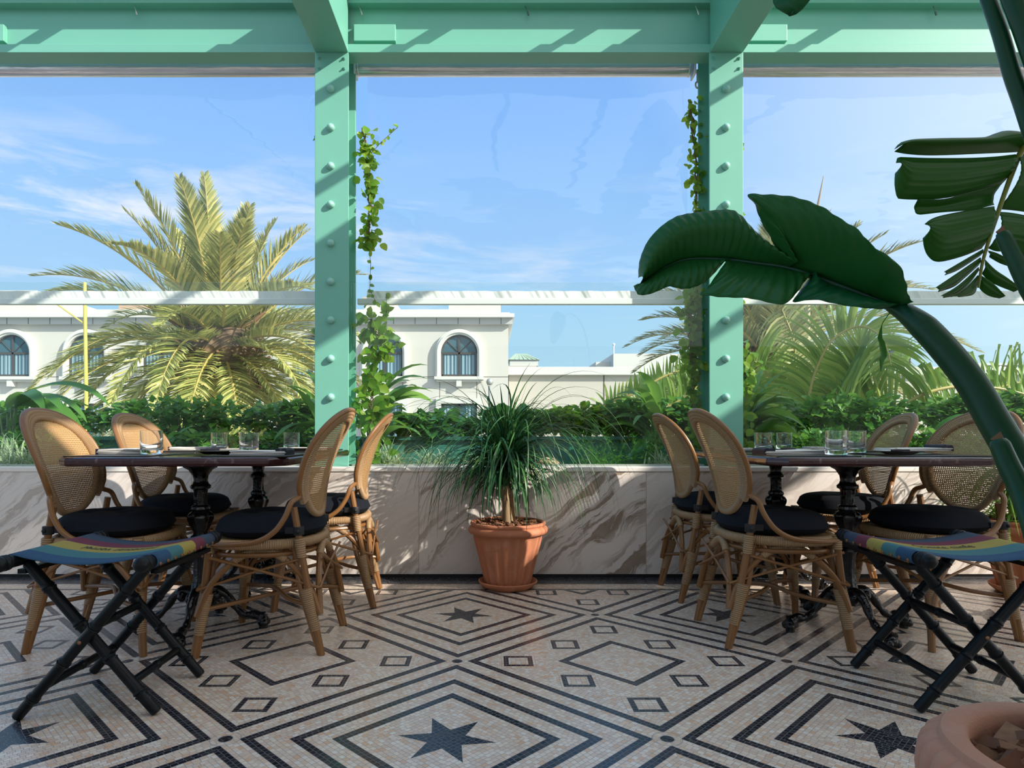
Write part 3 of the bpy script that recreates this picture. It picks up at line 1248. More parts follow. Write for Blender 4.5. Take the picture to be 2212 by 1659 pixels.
    for i in range(nr + 1):
        s = i / nr
        for k in range(na):
            a = 2 * PI * k / na
            ex, ey = edge(a)
            x, y = 0.012 + (ex - 0.012) * s, ey * s
            th = 0.068 * (1 - s ** 5) ** 0.5
            d = sum(0.020 * math.exp(-((x - q[0]) ** 2 + (y - q[1]) ** 2) / 0.0011) for q in tufts)
            d -= 0.006 * math.sin(a * 6 + s * 4) * s * s * (1 - s ** 8)
            vs.append((x, y, 0.470 + th * 0.95 - d * (1 - s)))
    top_n = len(vs)
    for i in range(nr + 1):
        s = i / nr
        for k in range(na):
            a = 2 * PI * k / na
            ex, ey = edge(a)
            vs.append((0.012 + (ex - 0.012) * s, ey * s, 0.470 - 0.030 * (1 - s ** 8) ** 0.5))
    for i in range(nr):
        for k in range(na):
            l = (k + 1) % na
            fs.append((i * na + k, (i + 1) * na + k, (i + 1) * na + l, i * na + l))
            q = top_n
            fs.append((q + i * na + l, q + (i + 1) * na + l, q + (i + 1) * na + k, q + i * na + k))
    m.add(vs, fs)
    cu = m.build('seat_cushion', M_CUSH, t, auto=0)
    cu['label'] = 'black tufted canvas cushion tied on with straps'
    for sy in (-1, 1):
        m = MB()
        yy = sy * 0.190
        m.lathe([(0.0195, -0.016), (0.0205, -0.012), (0.0205, 0.012), (0.0195, 0.016)], 16, (-0.147, yy, 0.475))
        m.box((-0.118, yy * 0.96, 0.475), (0.05, 0.012, 0.024))
        m.ball((-0.150, yy + sy * 0.022, 0.475), 0.008, 10)
        m.build('strap', M_STRAP, cu)
    return t


chair = make_chair()
CT = 'rattan chairs around the two tables'
chair_list = [
    (-1.556, 2.690, R(2), 'rattan chair near left at the left table, sun on half its cane back'),
    (-1.580, 3.345, R(-3), 'sunlit rattan chair far left at the left table, nearest the marble wall'),
    (-0.875, 2.672, PI, 'shaded rattan chair right of the left table, its back turned against the green column'),
    (-0.812, 3.330, PI + R(5), 'golden sunlit rattan chair at the far right corner of the left table'),
    (1.178, 2.748, R(0), 'rattan chair near left at the right table, in front of the green column'),
    (1.192, 3.430, R(0), 'rattan chair farthest left at the right table, close to the marble wall'),
    (1.870, 3.400, PI + R(-8), 'rattan chair at the far right corner of the right table, by the wall'),
    (1.905, 2.790, PI + R(11), 'rattan chair behind the banana stalk at the right table, wide cane back')]
for i, (x, y, rz, lab) in enumerate(chair_list):
    if i:
        dup(chair, (x, y, 0), rz, lab, CT)
chair.location = chair_list[0][:2] + (0,)
chair.rotation_euler = (0, 0, chair_list[0][2])
tag(chair, chair_list[0][3], 'chair', CT)

# ================================================================== tables
TZ = 0.755


def make_table():
    t = thing('dining_table', 'table', 'table')
    ch, hx, hy = 0.062, 0.455, 0.61
    out = [(hx - ch, -hy), (hx, -hy + ch), (hx, hy - ch), (hx - ch, hy), (-hx + ch, hy), (-hx, hy - ch), (-hx, -hy + ch), (-hx + ch, -hy)]
    m = MB().prism(out, TZ - 0.036, TZ, 0.013)
    m.build('tabletop', M_TABLE, t)
    for py in (-0.31, 0.39):
        m = MB()
        prof = [(0.0, 0.115), (0.055, 0.115), (0.058, 0.150), (0.040, 0.175), (0.030, 0.230), (0.029, 0.300), (0.034, 0.330), (0.040, 0.340),
                (0.034, 0.352), (0.026, 0.360), (0.030, 0.375), (0.040, 0.392), (0.041, 0.402), (0.030, 0.412), (0.028, 0.425),
                (0.044, 0.455), (0.053, 0.478), (0.054, 0.492), (0.046, 0.505), (0.034, 0.512), (0.040, 0.522), (0.038, 0.532), (0.028, 0.540),
                (0.027, 0.580), (0.030, 0.605), (0.042, 0.612), (0.043, 0.622), (0.034, 0.630), (0.029, 0.645), (0.032, 0.665), (0.048, 0.690),
                (0.066, 0.700), (0.072, 0.706), (0.072, TZ - 0.037), (0.0, TZ - 0.037)]

        def fl(r, z, a, i):
            if 0.40 < z < 0.60 or z < 0.32:
                return r * (1 + 0.07 * math.cos(a * 8))
            return r
        m.lathe(prof, 40, (0, py, 0), fl)
        ped = m.build('pedestal', M_IRON, t)
        for k in range(4):
            a = R(6) + k * PI / 2
            d = Vector((math.cos(a), math.sin(a), 0))
            c = Vector((0, py, 0))
            pts = [c + d * q + Vector((0, 0, z)) for q, z in ((0.01, 0.150), (0.055, 0.168), (0.105, 0.150), (0.145, 0.095), (0.185, 0.060), (0.228, 0.058), (0.262, 0.044))]
            pts = bez(pts, 5)
            rr = [0.036 - 0.016 * math.sin(PI * i / (len(pts) - 1)) - 0.010 * i / len(pts) + 0.0022 * math.sin(i * 1.1) for i in range(len(pts))]
            mm = MB().tube(pts, rr, 12)
            e = c + d * 0.262
            mm.ball((e.x, e.y, 0.032), 0.027, 14)
            for w in (-1, 1):
                s = Vector((-d.y, d.x, 0)) * 0.016 * w
                mm.ball((e.x + s.x + d.x * 0.01, e.y + s.y + d.y * 0.01, 0.026), 0.018, 10)
                s = Vector((-d.y, d.x, 0)) * 0.020 * w + d * 0.07
                mm.ball((c.x + s.x, c.y + s.y, 0.150), 0.020, 10, (1, 1, 1.2))
            mm.lathe([(0.018, 0.0), (0.018, 0.012)], 12, (e.x, e.y, 0))
            mm.build('scroll_foot', M_IRON, ped)
    return t


TY = 3.11
tb = make_table()
tb2 = dup(tb, (1.550, TY, 0), 0, 'dark red marble table with two black cast iron pedestals, right of the ponytail palm', 'marble tables')
tb.location = (-1.245, TY, 0)
tag(tb, 'dark red marble table with two black cast iron pedestals, left of the ponytail palm', 'table', 'marble tables')


def tumbler(x, y, label, h=0.098, r=0.043):
    m = MB().lathe([(0.0001, 0.0), (r * 0.86, 0.0), (r * 0.965, 0.004), (r, 0.012), (r, h - 0.0008), (r - 0.0010, h), (r - 0.0020, h - 0.0008),
                    (r - 0.0024, 0.030), (r - 0.0050, 0.0215), (r * 0.6, 0.0190), (0.0001, 0.0185)], 48, cap=False)
    o = m.build('water_glass', M_GLASS, None, auto=50, loc=(x, y, TZ + 0.0047))
    return tag(o, label, 'glass', 'empty tumblers on the tables')


GLS = [(-1.400, 2.690, 'large tumbler on the near left placemat of the left table'),
       (-1.400, 3.370, 'tumbler farthest left in the far half of the left table'),
       (-1.110, 3.000, 'tumbler in the middle of the left table, right of centre'),
       (-1.085, 3.560, 'small tumbler at the far end of the left table, beside the shaded chair back'),
       (1.405, 3.320, 'left one of the two tumblers in front of the green column foot'),
       (1.640, 3.600, 'right one of the two far tumblers on the right table, nearest the glass screen'),
       (1.405, 2.620, 'large tumbler nearest the room on the right table'),
       (1.640, 2.900, 'tumbler just behind the large one on the right table')]
for x, y, l in GLS:
    tumbler(x, y, l, 0.100 if 'large' in l else 0.092)


def placemat(x, y, label):
    tag(MB().bb((x - 0.165, y - 0.205, TZ), (x + 0.165, y + 0.205, TZ + 0.0042)).build('placemat', M_PLACE, None, False),
        label, 'placemat', 'black placemats')


placemat(-1.505, 2.745, 'black placemat at the near left seat of the left table')
placemat(-0.960, 2.740, 'black placemat at the near right seat of the left table')
placemat(-1.505, 3.420, 'black placemat at the far left seat of the left table')
placemat(-0.985, 3.430, 'black placemat at the far right seat of the left table')
placemat(1.295, 2.745, 'black placemat at the near left seat of the right table')
placemat(1.820, 2.760, 'black placemat at the near right seat of the right table')
placemat(1.295, 3.430, 'black placemat at the far left seat of the right table')
placemat(1.810, 3.430, 'black placemat at the far right seat of the right table')
Z1 = TZ + 0.0045


def plate(x, y, label, m_=None, z=Z1):
    m = MB().lathe([(0.0001, 0.002), (0.045, 0.002), (0.050, 0.0), (0.052, 0.001), (0.078, 0.010), (0.092, 0.0135), (0.093, 0.0150), (0.078, 0.0125), (0.050, 0.0045), (0.0001, 0.0042)], 40)
    o = m.build('side_plate', m_ or M_PLATE, loc=(x, y, z))
    tag(o, label, 'plate', 'side plates')
    return o


def knife(x, y, z, rz, label):
    t = thing('table_knife', label, 'knife', (x, y, z), rz, 'knives lying on the side plates')
    m = MB().tube([(-0.09, 0, 0.003), (-0.07, 0, 0.0036), (-0.01, 0, 0.0032)], [0.004, 0.005, 0.0035], 8)
    m.build('handle', M_NAVY, t)
    MB().box((0.045, 0, 0.0030), (0.11, 0.015, 0.0014)).build('blade', M_STEEL, t, False)
    return t


def napkin(x, y, z, rz, label, L=0.20, Wd=0.085, layers=4, roll=False, m_=None):
    t = thing('folded_napkin', label, 'napkin', (x, y, z), rz, 'folded linen napkins')
    lay = 0.0052
    for k in range(layers):
        m = MB()
        n = 14
        top, bot = [], []
        vs = []
        for i in range(n + 1):
            s = i / n
            xx = -L / 2 + L * s - 0.004 * (k % 2)
            wob = 0.0016 * math.sin(s * 5 + k * 1.7) + (0.003 * math.sin(s * PI) if roll else 0)
            ww = Wd / 2 * (1 + 0.05 * math.sin(s * 4 + k))
            for yy, zz in ((-ww, 0.001), (-ww * 0.9, 0.0), (ww * 0.9, 0), (ww, 0.001), (ww, lay - 0.001), (ww * 0.9, lay), (-ww * 0.9, lay), (-ww, lay - 0.001)):
                vs.append((xx, yy, max(0.0, k * lay + zz + wob * (k / layers))))
        fs = []
        for i in range(n):
            for q in range(8):
                w = (q + 1) % 8
                fs.append((i * 8 + q, (i + 1) * 8 + q, (i + 1) * 8 + w, i * 8 + w))
        fs += [tuple(range(8)), tuple(n * 8 + q for q in reversed(range(8)))]
        m.add(vs, fs)
        m.build('linen_fold', m_ or M_NAPK, t)
    m = MB()
    zz = layers * lay * 0.5
    m.box((-L / 2 - 0.004, 0, zz), (0.010, Wd * 1.02, layers * lay + 0.003))
    m.box((L / 2 - 0.03, 0, layers * lay + 0.0006), (0.004, Wd * 0.96, 0.0012))
    m.build('dark_hem', M_NAVY, t, False)
    if roll:
        m = MB().tube([(-L / 2 + 0.004, -Wd / 2, zz + 0.006), (-L / 2 + 0.002, 0, zz + 0.009), (-L / 2 + 0.004, Wd / 2, zz + 0.006)], 0.013, 10)
        m.tube([(-L / 2 + 0.03, -Wd / 2, zz + 0.010), (-L / 2 + 0.03, Wd / 2, zz + 0.010)], 0.010, 10)
        m.build('dark_rolled_end', M_NAVY, t)
    return t


plate(-1.160, 2.760, 'dark side plate between the two near seats of the left table', M_PLATE2)
napkin(-1.575, 2.840, Z1, R(4), 'square stack of folded white napkin left of the large tumbler on the left table', 0.19, 0.15, 4)
napkin(-0.955, 2.720, Z1, PI, 'long folded napkin at the near right seat of the left table', 0.23, 0.10, 3, True)
knife(-1.140, 2.770, Z1 + 0.0150, R(5), 'knife on the dark side plate of the left table')
napkin(-1.575, 3.450, Z1, R(-3), 'folded napkin at the far left seat of the left table', 0.20, 0.10, 3)
plate(-1.300, 3.230, 'pale side plate in the middle of the left table', None, TZ)
knife(-1.300, 3.230, TZ + 0.0155, R(-8), 'knife on the pale side plate of the left table')
plate(-0.985, 3.330, 'pale side plate at the far right seat of the left table')
napkin(-0.960, 3.520, Z1, PI + R(4), 'folded napkin at the far right seat of the left table', 0.18, 0.09, 2)
napkin(1.275, 2.730, Z1, R(2), 'napkin with a dark rolled end at the near left seat of the right table', 0.27, 0.11, 3, True)
plate(1.735, 2.740, 'side plate under the napkin at the near right seat of the right table')
napkin(1.800, 2.760, Z1 + 0.0155, PI + R(4), 'white napkin lying across a side plate on the right table', 0.27, 0.11, 2, True)
knife(1.735, 2.660, Z1 + 0.0155, R(6), 'knife on the side plate at the near right seat of the right table')
plate(1.500, 3.150, 'pale side plate in the middle of the right table', None, TZ)
knife(1.500, 3.150, TZ + 0.0155, R(12), 'knife on the pale side plate in the middle of the right table')
napkin(1.290, 3.450, Z1, R(-2), 'folded napkin at the far left seat of the right table', 0.20, 0.10, 2)
napkin(1.800, 3.450, Z1, PI, 'folded napkin at the far right seat of the right table', 0.22, 0.10, 3)


# ================================================================== folding stools
def bamboo(mb, a, b, r, nodes, n=14, round_end=True):
    a, b = Vector(a), Vector(b)
    L = (b - a).length
    pts, rr = [], []
    stn = [(0.0, 0.55), (0.003, 0.9), (0.008, 1.0)]
    for q in nodes:
        s = q
        stn += [(s * L - 0.016, 1.0), (s * L - 0.010, 1.06), (s * L - 0.006, 1.22), (s * L - 0.003, 1.22), (s * L - 0.001, 1.04), (s * L + 0.001, 1.04),
                (s * L + 0.003, 1.20), (s * L + 0.006, 1.20), (s * L + 0.010, 1.05), (s * L + 0.016, 1.0)]
    stn += [(L - 0.008, 1.0), (L - 0.003, 0.9), (L, 0.55)]
    stn.sort()
    for s, k in stn:
        pts.append(a.lerp(b, min(1, max(0, s / L))))
        rr.append(r * k)
    mb.tube(pts, rr, n)


def text_on(parent, body, w, flip, zf, name='lettering'):
    cu = bpy.data.curves.new(name, 'FONT')
    cu.body = body
    cu.size = 0.05
    cu.align_x = 'CENTER'
    cu.align_y = 'CENTER'
    cu.shear = 0.0
    cu.offset = 0.0006
    cu.space_character = 1.15
    ob = bpy.data.objects.new(name, cu)
    COL.objects.link(ob)
    dg = bpy.context.evaluated_depsgraph_get()
    me = bpy.data.meshes.new_from_object(ob.evaluated_get(dg))
    bpy.data.objects.remove(ob)
    xs = [v.co.x for v in me.vertices]
    k = w / (max(xs) - min(xs))
    for v in me.vertices:
        x, y = v.co.x * k, v.co.y * 1.15
        if flip:
            x, y = -x, -y
        v.co = Vector((x, y + 0.005, zf(x) + 0.0012))
    me.materials.clear()
    me.materials.append(M_INK)
    o = bpy.data.objects.new(name, me)
    COL.objects.link(o)
    o.parent = parent
    return o


def make_stool(loc, rz, label, body, flip, tw):
    t = thing('folding_stool', label, 'stool', loc, rz, 'folding stools with striped canvas seats')
    hx, hy, zt = 0.205, 0.20, 0.472

    def zf(x):
        return zt + 0.0215 - 0.030 * (1 - (x / hx) ** 2)
    # canvas: sagging sheet, wrapped round both rods
    m = MB()
    vs, fs = [], []
    nx, ny = 24, 12
    prof = [(-hx - 0.022 * math.cos(a), zt + 0.022 * math.sin(a)) for a in [R(q) for q in (-70, -45, -20, 5, 30, 55, 75)]]
    prof += [(-hx + 2 * hx * (i + 1) / (nx + 1), zf(-hx + 2 * hx * (i + 1) / (nx + 1))) for i in range(nx)]
    prof += [(hx + 0.022 * math.cos(a), zt + 0.022 * math.sin(a)) for a in [R(q) for q in (75, 55, 30, 5, -20, -45, -70)]]
    for i, (x, z) in enumerate(prof):
        for j in range(ny + 1):
            y = -hy + 2 * hy * j / ny
            edge_sag = 0.004 * math.cos(PI * (y / hy) / 2)
            vs.append((x, y, z + (edge_sag if 7 <= i < 7 + nx else 0) * (1 - (x / hx) ** 2 if abs(x) < hx else 0)))
    for i in range(len(prof) - 1):
        for j in range(ny):
            fs.append((i * (ny + 1) + j, (i + 1) * (ny + 1) + j, (i + 1) * (ny + 1) + j + 1, i * (ny + 1) + j + 1))
    m.add(vs, fs)
    c = m.build('canvas_seat', M_CANVAS, t, auto=0)
    so = c.modifiers.new('thickness', 'SOLIDIFY')
    so.thickness = 0.0018
    so.offset = -1
    c['label'] = 'canvas seat striped navy, red, yellow and teal'
    text_on(c, body, tw, flip, lambda x: zf(x) + 0.004 * (1 - (x / hx) ** 2) + 0.0006)
    for sx in (-1, 1):
        m = MB()
        bamboo(m, (sx * hx, -0.245, zt), (sx * hx, 0.245, zt), 0.0195, [0.045, 0.955], 16)
        m.ball((sx * hx, -0.248, zt), 0.0235, 14)
        m.ball((sx * hx, 0.248, zt), 0.0235, 14)
        rod = m.build('seat_rod', M_BAMBOO, t)
        MB().bb((sx * hx - 0.012 - (0.006 if sx > 0 else -0.006), -0.165, zt - 0.044), (sx * hx + 0.012 - (0.006 if sx > 0 else -0.006), 0.20, zt - 0.030)).build('flat_rail', M_BAMBOO, t, False)
        for k in range(9):
            y = -0.18 + 0.045 * k
            mm = MB().ball((sx * (hx + 0.0205), y, zt - 0.010), 0.0062, 8, (0.7, 1, 1))
            mm.build('copper_rivet', M_COPPER, c)
    # crossed legs: outer pair and inner pair
    for sx, yo in ((1, 0.185), (-1, 0.150)):
        for sy in (-1, 1):
            m = MB()
            a = Vector((-sx * 0.200, sy * yo, 0.006))
            b_ = Vector((sx * (hx - 0.012), sy * yo, zt - 0.012))
            bamboo(m, a, b_, 0.0165, [0.13, 0.36, 0.59, 0.83], 14)
            lg = m.build('leg', M_BAMBOO, t)
            if sx > 0:
                mm = MB().ball(a.lerp(b_, 0.5) + Vector((0, sy * 0.0165, 0)), 0.006, 8, (1, 0.5, 1))
                mm.build('pivot_screw', M_COPPER, lg)
        # stretchers along y joining the two legs of the pair
        for fr in (0.20, 0.545) if sx < 0 else (0.20,):
            a = Vector((-sx * 0.200, 0, 0.006)).lerp(Vector((sx * (hx - 0.012), 0, zt - 0.012)), fr)
            m = MB()
            bamboo(m, (a.x, -yo, a.z), (a.x, yo, a.z), 0.0125, [0.5], 12)
            m.build('stretcher', M_BAMBOO, t)
    return t


make_stool((-1.200, 2.105, 0), 0, 'black bamboo folding stool with striped canvas seat, in front of the left table', 'perpetuar vorrei', True, 0.235)
make_stool((1.510, 2.150, 0), R(-2), 'black bamboo folding stool with striped canvas seat, in front of the right table', 'Queste ninfe', False, 0.190)


# ================================================================== potted plants
def chips(mb, c, r, n, size, seed, zj=0.01):
    q = random.Random(seed)
    for i in range(n):
        a, d = q.uniform(0, 2 * PI), r * math.sqrt(q.random())
        rot = Matrix.Rotation(q.uniform(0, PI), 3, 'Z') @ Matrix.Rotation(q.uniform(-.6, .6), 3, 'X') @ Matrix.Rotation(q.uniform(-.5, .5), 3, 'Y')
        s = size * q.uniform(0.6, 1.5)
        p = Vector((c[0] + d * math.cos(a), c[1] + d * math.sin(a), c[2] + q.uniform(0, zj)))
        vs = []
        for sx, sy, sz in ((-1, -.6, -1), (1, -1, -1), (.8, 1, -1), (-1, .7, -1), (-.8, -.5, 1), (.7, -.8, 1), (1, .6, 1), (-.7, .9, 1)):
            vs.append(p + rot @ Vector((sx * s * q.uniform(.8, 1.1), sy * s * .5 * q.uniform(.8, 1.2), sz * s * .16)))
        mb.add(vs, [(3, 2, 1, 0), (4, 5, 6, 7), (0, 1, 5, 4), (1, 2, 6, 5), (2, 3, 7, 6), (3, 0, 4, 7)])


def fluted_pot(loc, label, name='terracotta_pot', sc=1.0):
    t = thing(name, label, 'pot', loc, R(4), None)
    prof = [(0.0001, 0.012), (0.118, 0.012), (0.120, 0.02), (0.132, 0.07), (0.143, 0.115), (0.150, 0.145), (0.158, 0.165), (0.176, 0.235), (0.186, 0.275),
            (0.190, 0.290), (0.196, 0.297), (0.212, 0.303), (0.219, 0.314), (0.219, 0.326), (0.212, 0.336), (0.203, 0.340), (0.204, 0.346), (0.208, 0.352),
            (0.206, 0.360), (0.198, 0.364), (0.188, 0.360), (0.182, 0.340), (0.178, 0.315), (0.0001, 0.312)]
    prof = [(r * sc, z * sc) for r, z in prof]

    def fl(r, z, a, i):
        z = z / sc
        if 0.015 < z < 0.28:
            w = math.cos(a * 18)
            if z < 0.16:
                k = 0.045 * (1 if w > 0 else -1) * abs(w) ** 0.5
                return r * (1 + k)
            return r * (1 + 0.020 * (1 if w > 0 else -1) * abs(w) ** 0.35)
        return r
    m = MB().lathe(prof, 180, (0, 0, 0), fl, cap=False)
    m.build('pot_body', M_TERRA, t, auto=40)
    m = MB().lathe([(q[0] * sc, q[1] * sc) for q in [(0.0001, 0.0), (0.120, 0.0), (0.135, 0.006), (0.160, 0.028), (0.163, 0.038), (0.157, 0.041), (0.148, 0.034), (0.130, 0.014), (0.0001, 0.012)]], 64, cap=False)
    m.build('saucer', M_TERRA, t, auto=40)
    m = MB().lathe([(0.0001, 0.318 * sc), (0.10 * sc, 0.322 * sc), (0.179 * sc, 0.316 * sc)], 32, cap=False)
    m.build('soil', M_SOIL, t)
    m = MB()
    chips(m, (0, 0, 0.330 * sc), 0.165 * sc, 230, 0.019 * sc, 5, 0.034)
    o = m.build('bark_mulch', M_BARK, t, False)
    o['kind'] = 'stuff'
    return t


def arc_leaf(mb, base, az, el, L, droop, w, q, n=9, side_tw=0.0, ymax=None):
    """long strap leaf that rises and then hangs"""
    d = Vector((math.cos(az) * math.cos(el), math.sin(az) * math.cos(el), math.sin(el)))
    p = Vector(base)
    pts, ws = [p.copy()], [w * 0.8]
    step = L / n
    v = d.copy()
    sway = q.uniform(-side_tw, side_tw)
    for i in range(n):
        p = p + v * step
        v = v + Vector((-v.y * sway, v.x * sway, -droop * (0.5 + i / n)))
        v.normalize()
        if ymax is not None and p.y > ymax:
            p.y = ymax - q.uniform(0, 0.01)
            v.y = min(v.y, 0)
        pts.append(p.copy())
        s = (i + 1) / n
        ws.append(w * (1 - s ** 2.2) + 0.0003)
    side = Vector((-math.sin(az), math.cos(az), 0))
    mb.ribbon(pts, ws, side, 0.45)


pot = fluted_pot((0.105, 3.575, 0), 'fluted terracotta pot on a saucer against the marble wall between the tables')
q = random.Random(3)
pl = thing('ponytail_palm', 'ponytail palm with long thin hanging leaves growing in the fluted terracotta pot', 'plant', (0.095, 3.575, 0.322))
m = MB()
m.tube([(0.012, 0, -0.005), (0.010, 0, 0.02), (0.004, 0, 0.10), (-0.006, 0, 0.19), (-0.010, 0, 0.235)], [0.042, 0.032, 0.024, 0.0215, 0.026], 16)
m.tube([(0.030, 0.02, -0.005), (0.040, 0.01, 0.09), (0.030, 0, 0.21)], [0.020, 0.013, 0.012], 12)
m.build('trunk', M_TRUNKW, pl)
m = MB()
for i in range(520):
    hgt = q.uniform(0.24, 0.42)
    el = q.uniform(0.30, 1.42)
    L = q.uniform(0.34, 0.74)
    az = q.uniform(0, 2 * PI)
    dr = q.uniform(0.18, 0.48) * (0.55 if el > 1.15 else 1.0)
    if math.sin(az) > 0.2:
        L *= 0.60
    if math.sin(az) < -0.45 and el < 1.0:
        L *= 0.72
    arc_leaf(m, (q.gauss(-0.005, 0.014), q.gauss(0, 0.014), hgt), az, el, L * (0.85 if el > 1.2 else 1), dr, q.uniform(0.0040, 0.0085), q, 12, 0.10, 0.212)
for i in range(95):
    az = q.choice([q.uniform(-1.2, 0.3), q.uniform(2.8, 4.3)])
    arc_leaf(m, (q.gauss(-0.005, 0.012), q.gauss(-0.01, 0.012), 0.30), az, q.uniform(0.85, 1.40), q.uniform(0.62, 1.05), q.uniform(0.16, 0.30), q.uniform(0.003, 0.0055), q, 18, 0.06, 0.212)
m.build('foliage', M_PONY, pl, auto=0)

pot2 = fluted_pot((2.86, 3.43, 0), 'terracotta pot half hidden at the right edge, behind the rattan chair by the wall', sc=1.08)
pl2 = thing('hanging_grass_plant', 'bright green trailing plant hanging over the terracotta pot at the right edge', 'plant', (2.86, 3.43, 0.34))
m = MB()
for i in range(420):
    az = q.uniform(0, 2 * PI)
    arc_leaf(m, (q.gauss(0, 0.06), q.gauss(0, 0.06), q.uniform(-0.01, 0.30)), az, q.uniform(0.3, 1.5), q.uniform(0.22, 0.50), q.uniform(0.25, 0.6), q.uniform(0.004, 0.009), q, 9, 0.2)
m.build('foliage', M_HANG, pl2, auto=0)

# big pot and banana plant close to the camera
PC = Vector((0.815, 0.86, 0))
t = thing('ribbed_terracotta_pot', 'big ribbed terracotta pot in the bottom right corner, nearest to the camera', 'pot', PC)


def ribs(r, z, a, i):
    if 0.02 < z < 0.409 and r > 0.15:
        w = abs(math.cos(a * 17 + z * 7))
        return r * (1 - 0.050 * (1 - w ** 0.45))
    return r


prof = [(0.0001, 0.0), (0.125, 0.0), (0.135, 0.02), (0.160, 0.10), (0.183, 0.20), (0.195, 0.28), (0.203, 0.32), (0.208, 0.345), (0.210, 0.365), (0.207, 0.385),
        (0.203, 0.397), (0.196, 0.404), (0.188, 0.4085), (0.181, 0.4095), (0.179, 0.415), (0.178, 0.418), (0.177, 0.4195), (0.168, 0.420), (0.150, 0.418), (0.144, 0.412), (0.142, 0.395), (0.140, 0.360), (0.0001, 0.355)]
MB().lathe(prof, 408, (0, 0, 0), ribs, cap=False).build('pot_body', M_TERRA2, t, auto=40)
m = MB()
chips(m, (0, 0, 0.365), 0.126, 130, 0.027, 9, 0.040)
o = m.build('bark_mulch', M_BARK, t, False)
o['kind'] = 'stuff'

ban = thing('banana_plant', 'dark green banana plant arching in from the right above the right table', 'plant', (PC.x, PC.y, 0.39))
BO = Vector((PC.x, PC.y, 0.39))


def loft(mb, A, B, nn=26, mm=12, bulge=0.03, rip=0.0016, nrip=9, dir_=Vector((0, -1, 0)), warp=0.0):
    """leaf blade between two edge curves, bowed and finely ribbed across"""
    B = resample(B, nn)
    A = resample(A, 200)
    A = [A[int(199 * max(0.0, (i / (nn - 1) - warp) / (1 - warp)))] for i in range(nn)]
    vs, fs = [], []
    for i in range(nn):
        for j in range(mm):
            s = j / (mm - 1)
            p = A[i].lerp(B[i], s)
            b = bulge * math.sin(PI * s)
            ripw = rip * math.sin(2 * PI * nrip * i / (nn - 1)) * min(1, s * 3)
            vs.append(p + dir_ * (b + ripw) - BO)
    for i in range(nn - 1):
        for j in range(mm - 1):
            fs.append((i * mm + j, i * mm + j + 1, (i + 1) * mm + j + 1, (i + 1) * mm + j))
    mb.add(vs, fs)


def leafY(x):
    """distance of the big leaf: the tip reaches farther into the room"""
    return 1.36 + (1950 - x) / 570.0 * 0.36


def L1(pts, bow=0.0):
    return [at(x, y, leafY(x) + bow) for x, y in pts]


mid_pts = [(1381, 615), (1406, 597), (1438, 577), (1486, 560), (1561, 560), (1636, 569), (1703, 579), (1774, 603), (1852, 633), (1931, 664)]
MID = bez(L1(mid_pts), 8)


def midpart(x0, x1):
    out = [p for p in MID if min(x0, x1) <= 1056 + p.x * 1400 / p.y <= max(x0, x1)]
    return out if x0 < x1 else out[::-1]


lobes = [
    (midpart(1378, 1704), [(1379, 600), (1381, 569), (1388, 545), (1399, 522), (1414, 503), (1431, 487), (1450, 474), (1470, 465), (1517, 457), (1550, 454), (1577, 453),
                           (1592, 459), (1606, 471), (1618, 487), (1643, 514), (1675, 546), (1701, 575)], -0.05, 0.045, 22),
    (midpart(1702, 1950), [(1703, 578), (1683, 546), (1663, 510), (1643, 475), (1632, 443), (1615, 420), (1645, 420), (1675, 421), (1718, 426), (1758, 439), (1785, 452), (1813, 471),
                           (1852, 495), (1880, 526), (1905, 545), (1931, 562), (1943, 585), (1945, 621), (1941, 646), (1947, 661)], -0.10, 0.05, 17),
    (midpart(1378, 1572), [(1368, 618), (1374, 630), (1380, 637), (1395, 637), (1411, 633), (1430, 625), (1446, 619), (1470, 624), (1490, 623), (1513, 615), (1537, 597), (1567, 563)], -0.02, 0.02, 14),
    (midpart(1560, 1748), [(1567, 566), (1545, 597), (1525, 625), (1511, 636), (1535, 639), (1561, 642), (1616, 644), (1655, 652), (1691, 658), (1714, 641), (1734, 615), (1746, 597)], -0.07, 0.02, 12),
    (midpart(1746, 1934), [(1750, 598), (1734, 621), (1712, 651), (1740, 649), (1766, 648), (1813, 658), (1864, 665), (1904, 668), (1928, 664)], -0.05, 0.03, 9)]
lf = None
for k, (mp, edge, bow, bul, nr_) in enumerate(lobes):
    ne = len(edge) - 1
    e = [at(x, y, leafY(x) + bow * min(1.0, 5.0 * (i_ / ne) * (1 - i_ / ne)) * (1 if k in (0, 1) else 1.4)) for i_, (x, y) in enumerate(edge)]
    m = MB()
    loft(m, mp, bez(e, 3), max(40, nr_ * 8), 14, bul, 0.0020, nr_, warp=(0.0, 0.24, 0.0, 0.0, 0.0)[k])
    o = m.build('leaf_blade', M_BAN, ban, auto=0)
    so = o.modifiers.new('thickness', 'SOLIDIFY')
    so.thickness = 0.0008
m = MB()
mr = resample(MID, 40)
m.tube([p - BO + Vector((0, 0.0, 0)) for p in mr], [0.0020 + 0.0085 * (i / 39) for i in range(40)], 10)
m.build('midrib', M_BSTEM, ban)
stem = bez([at(1925, 660, 1.375), at(1962, 680, 1.345), at(2010, 721, 1.31), at(2089, 814, 1.26), at(2148, 912, 1.22), at(2216, 1034, 1.16),
            Vector((0.900, 1.04, 0.66)), Vector((0.850, 0.93, 0.50)), Vector((0.820, 0.87, 0.37))], 8)
n = len(stem)
m = MB().tube([p - BO for p in stem], [0.0135 + 0.011 * min(1, i / 14) + 0.006 * i / n for i in range(n)], 16)
m.build('leaf_stalk', M_BSTEM, ban)


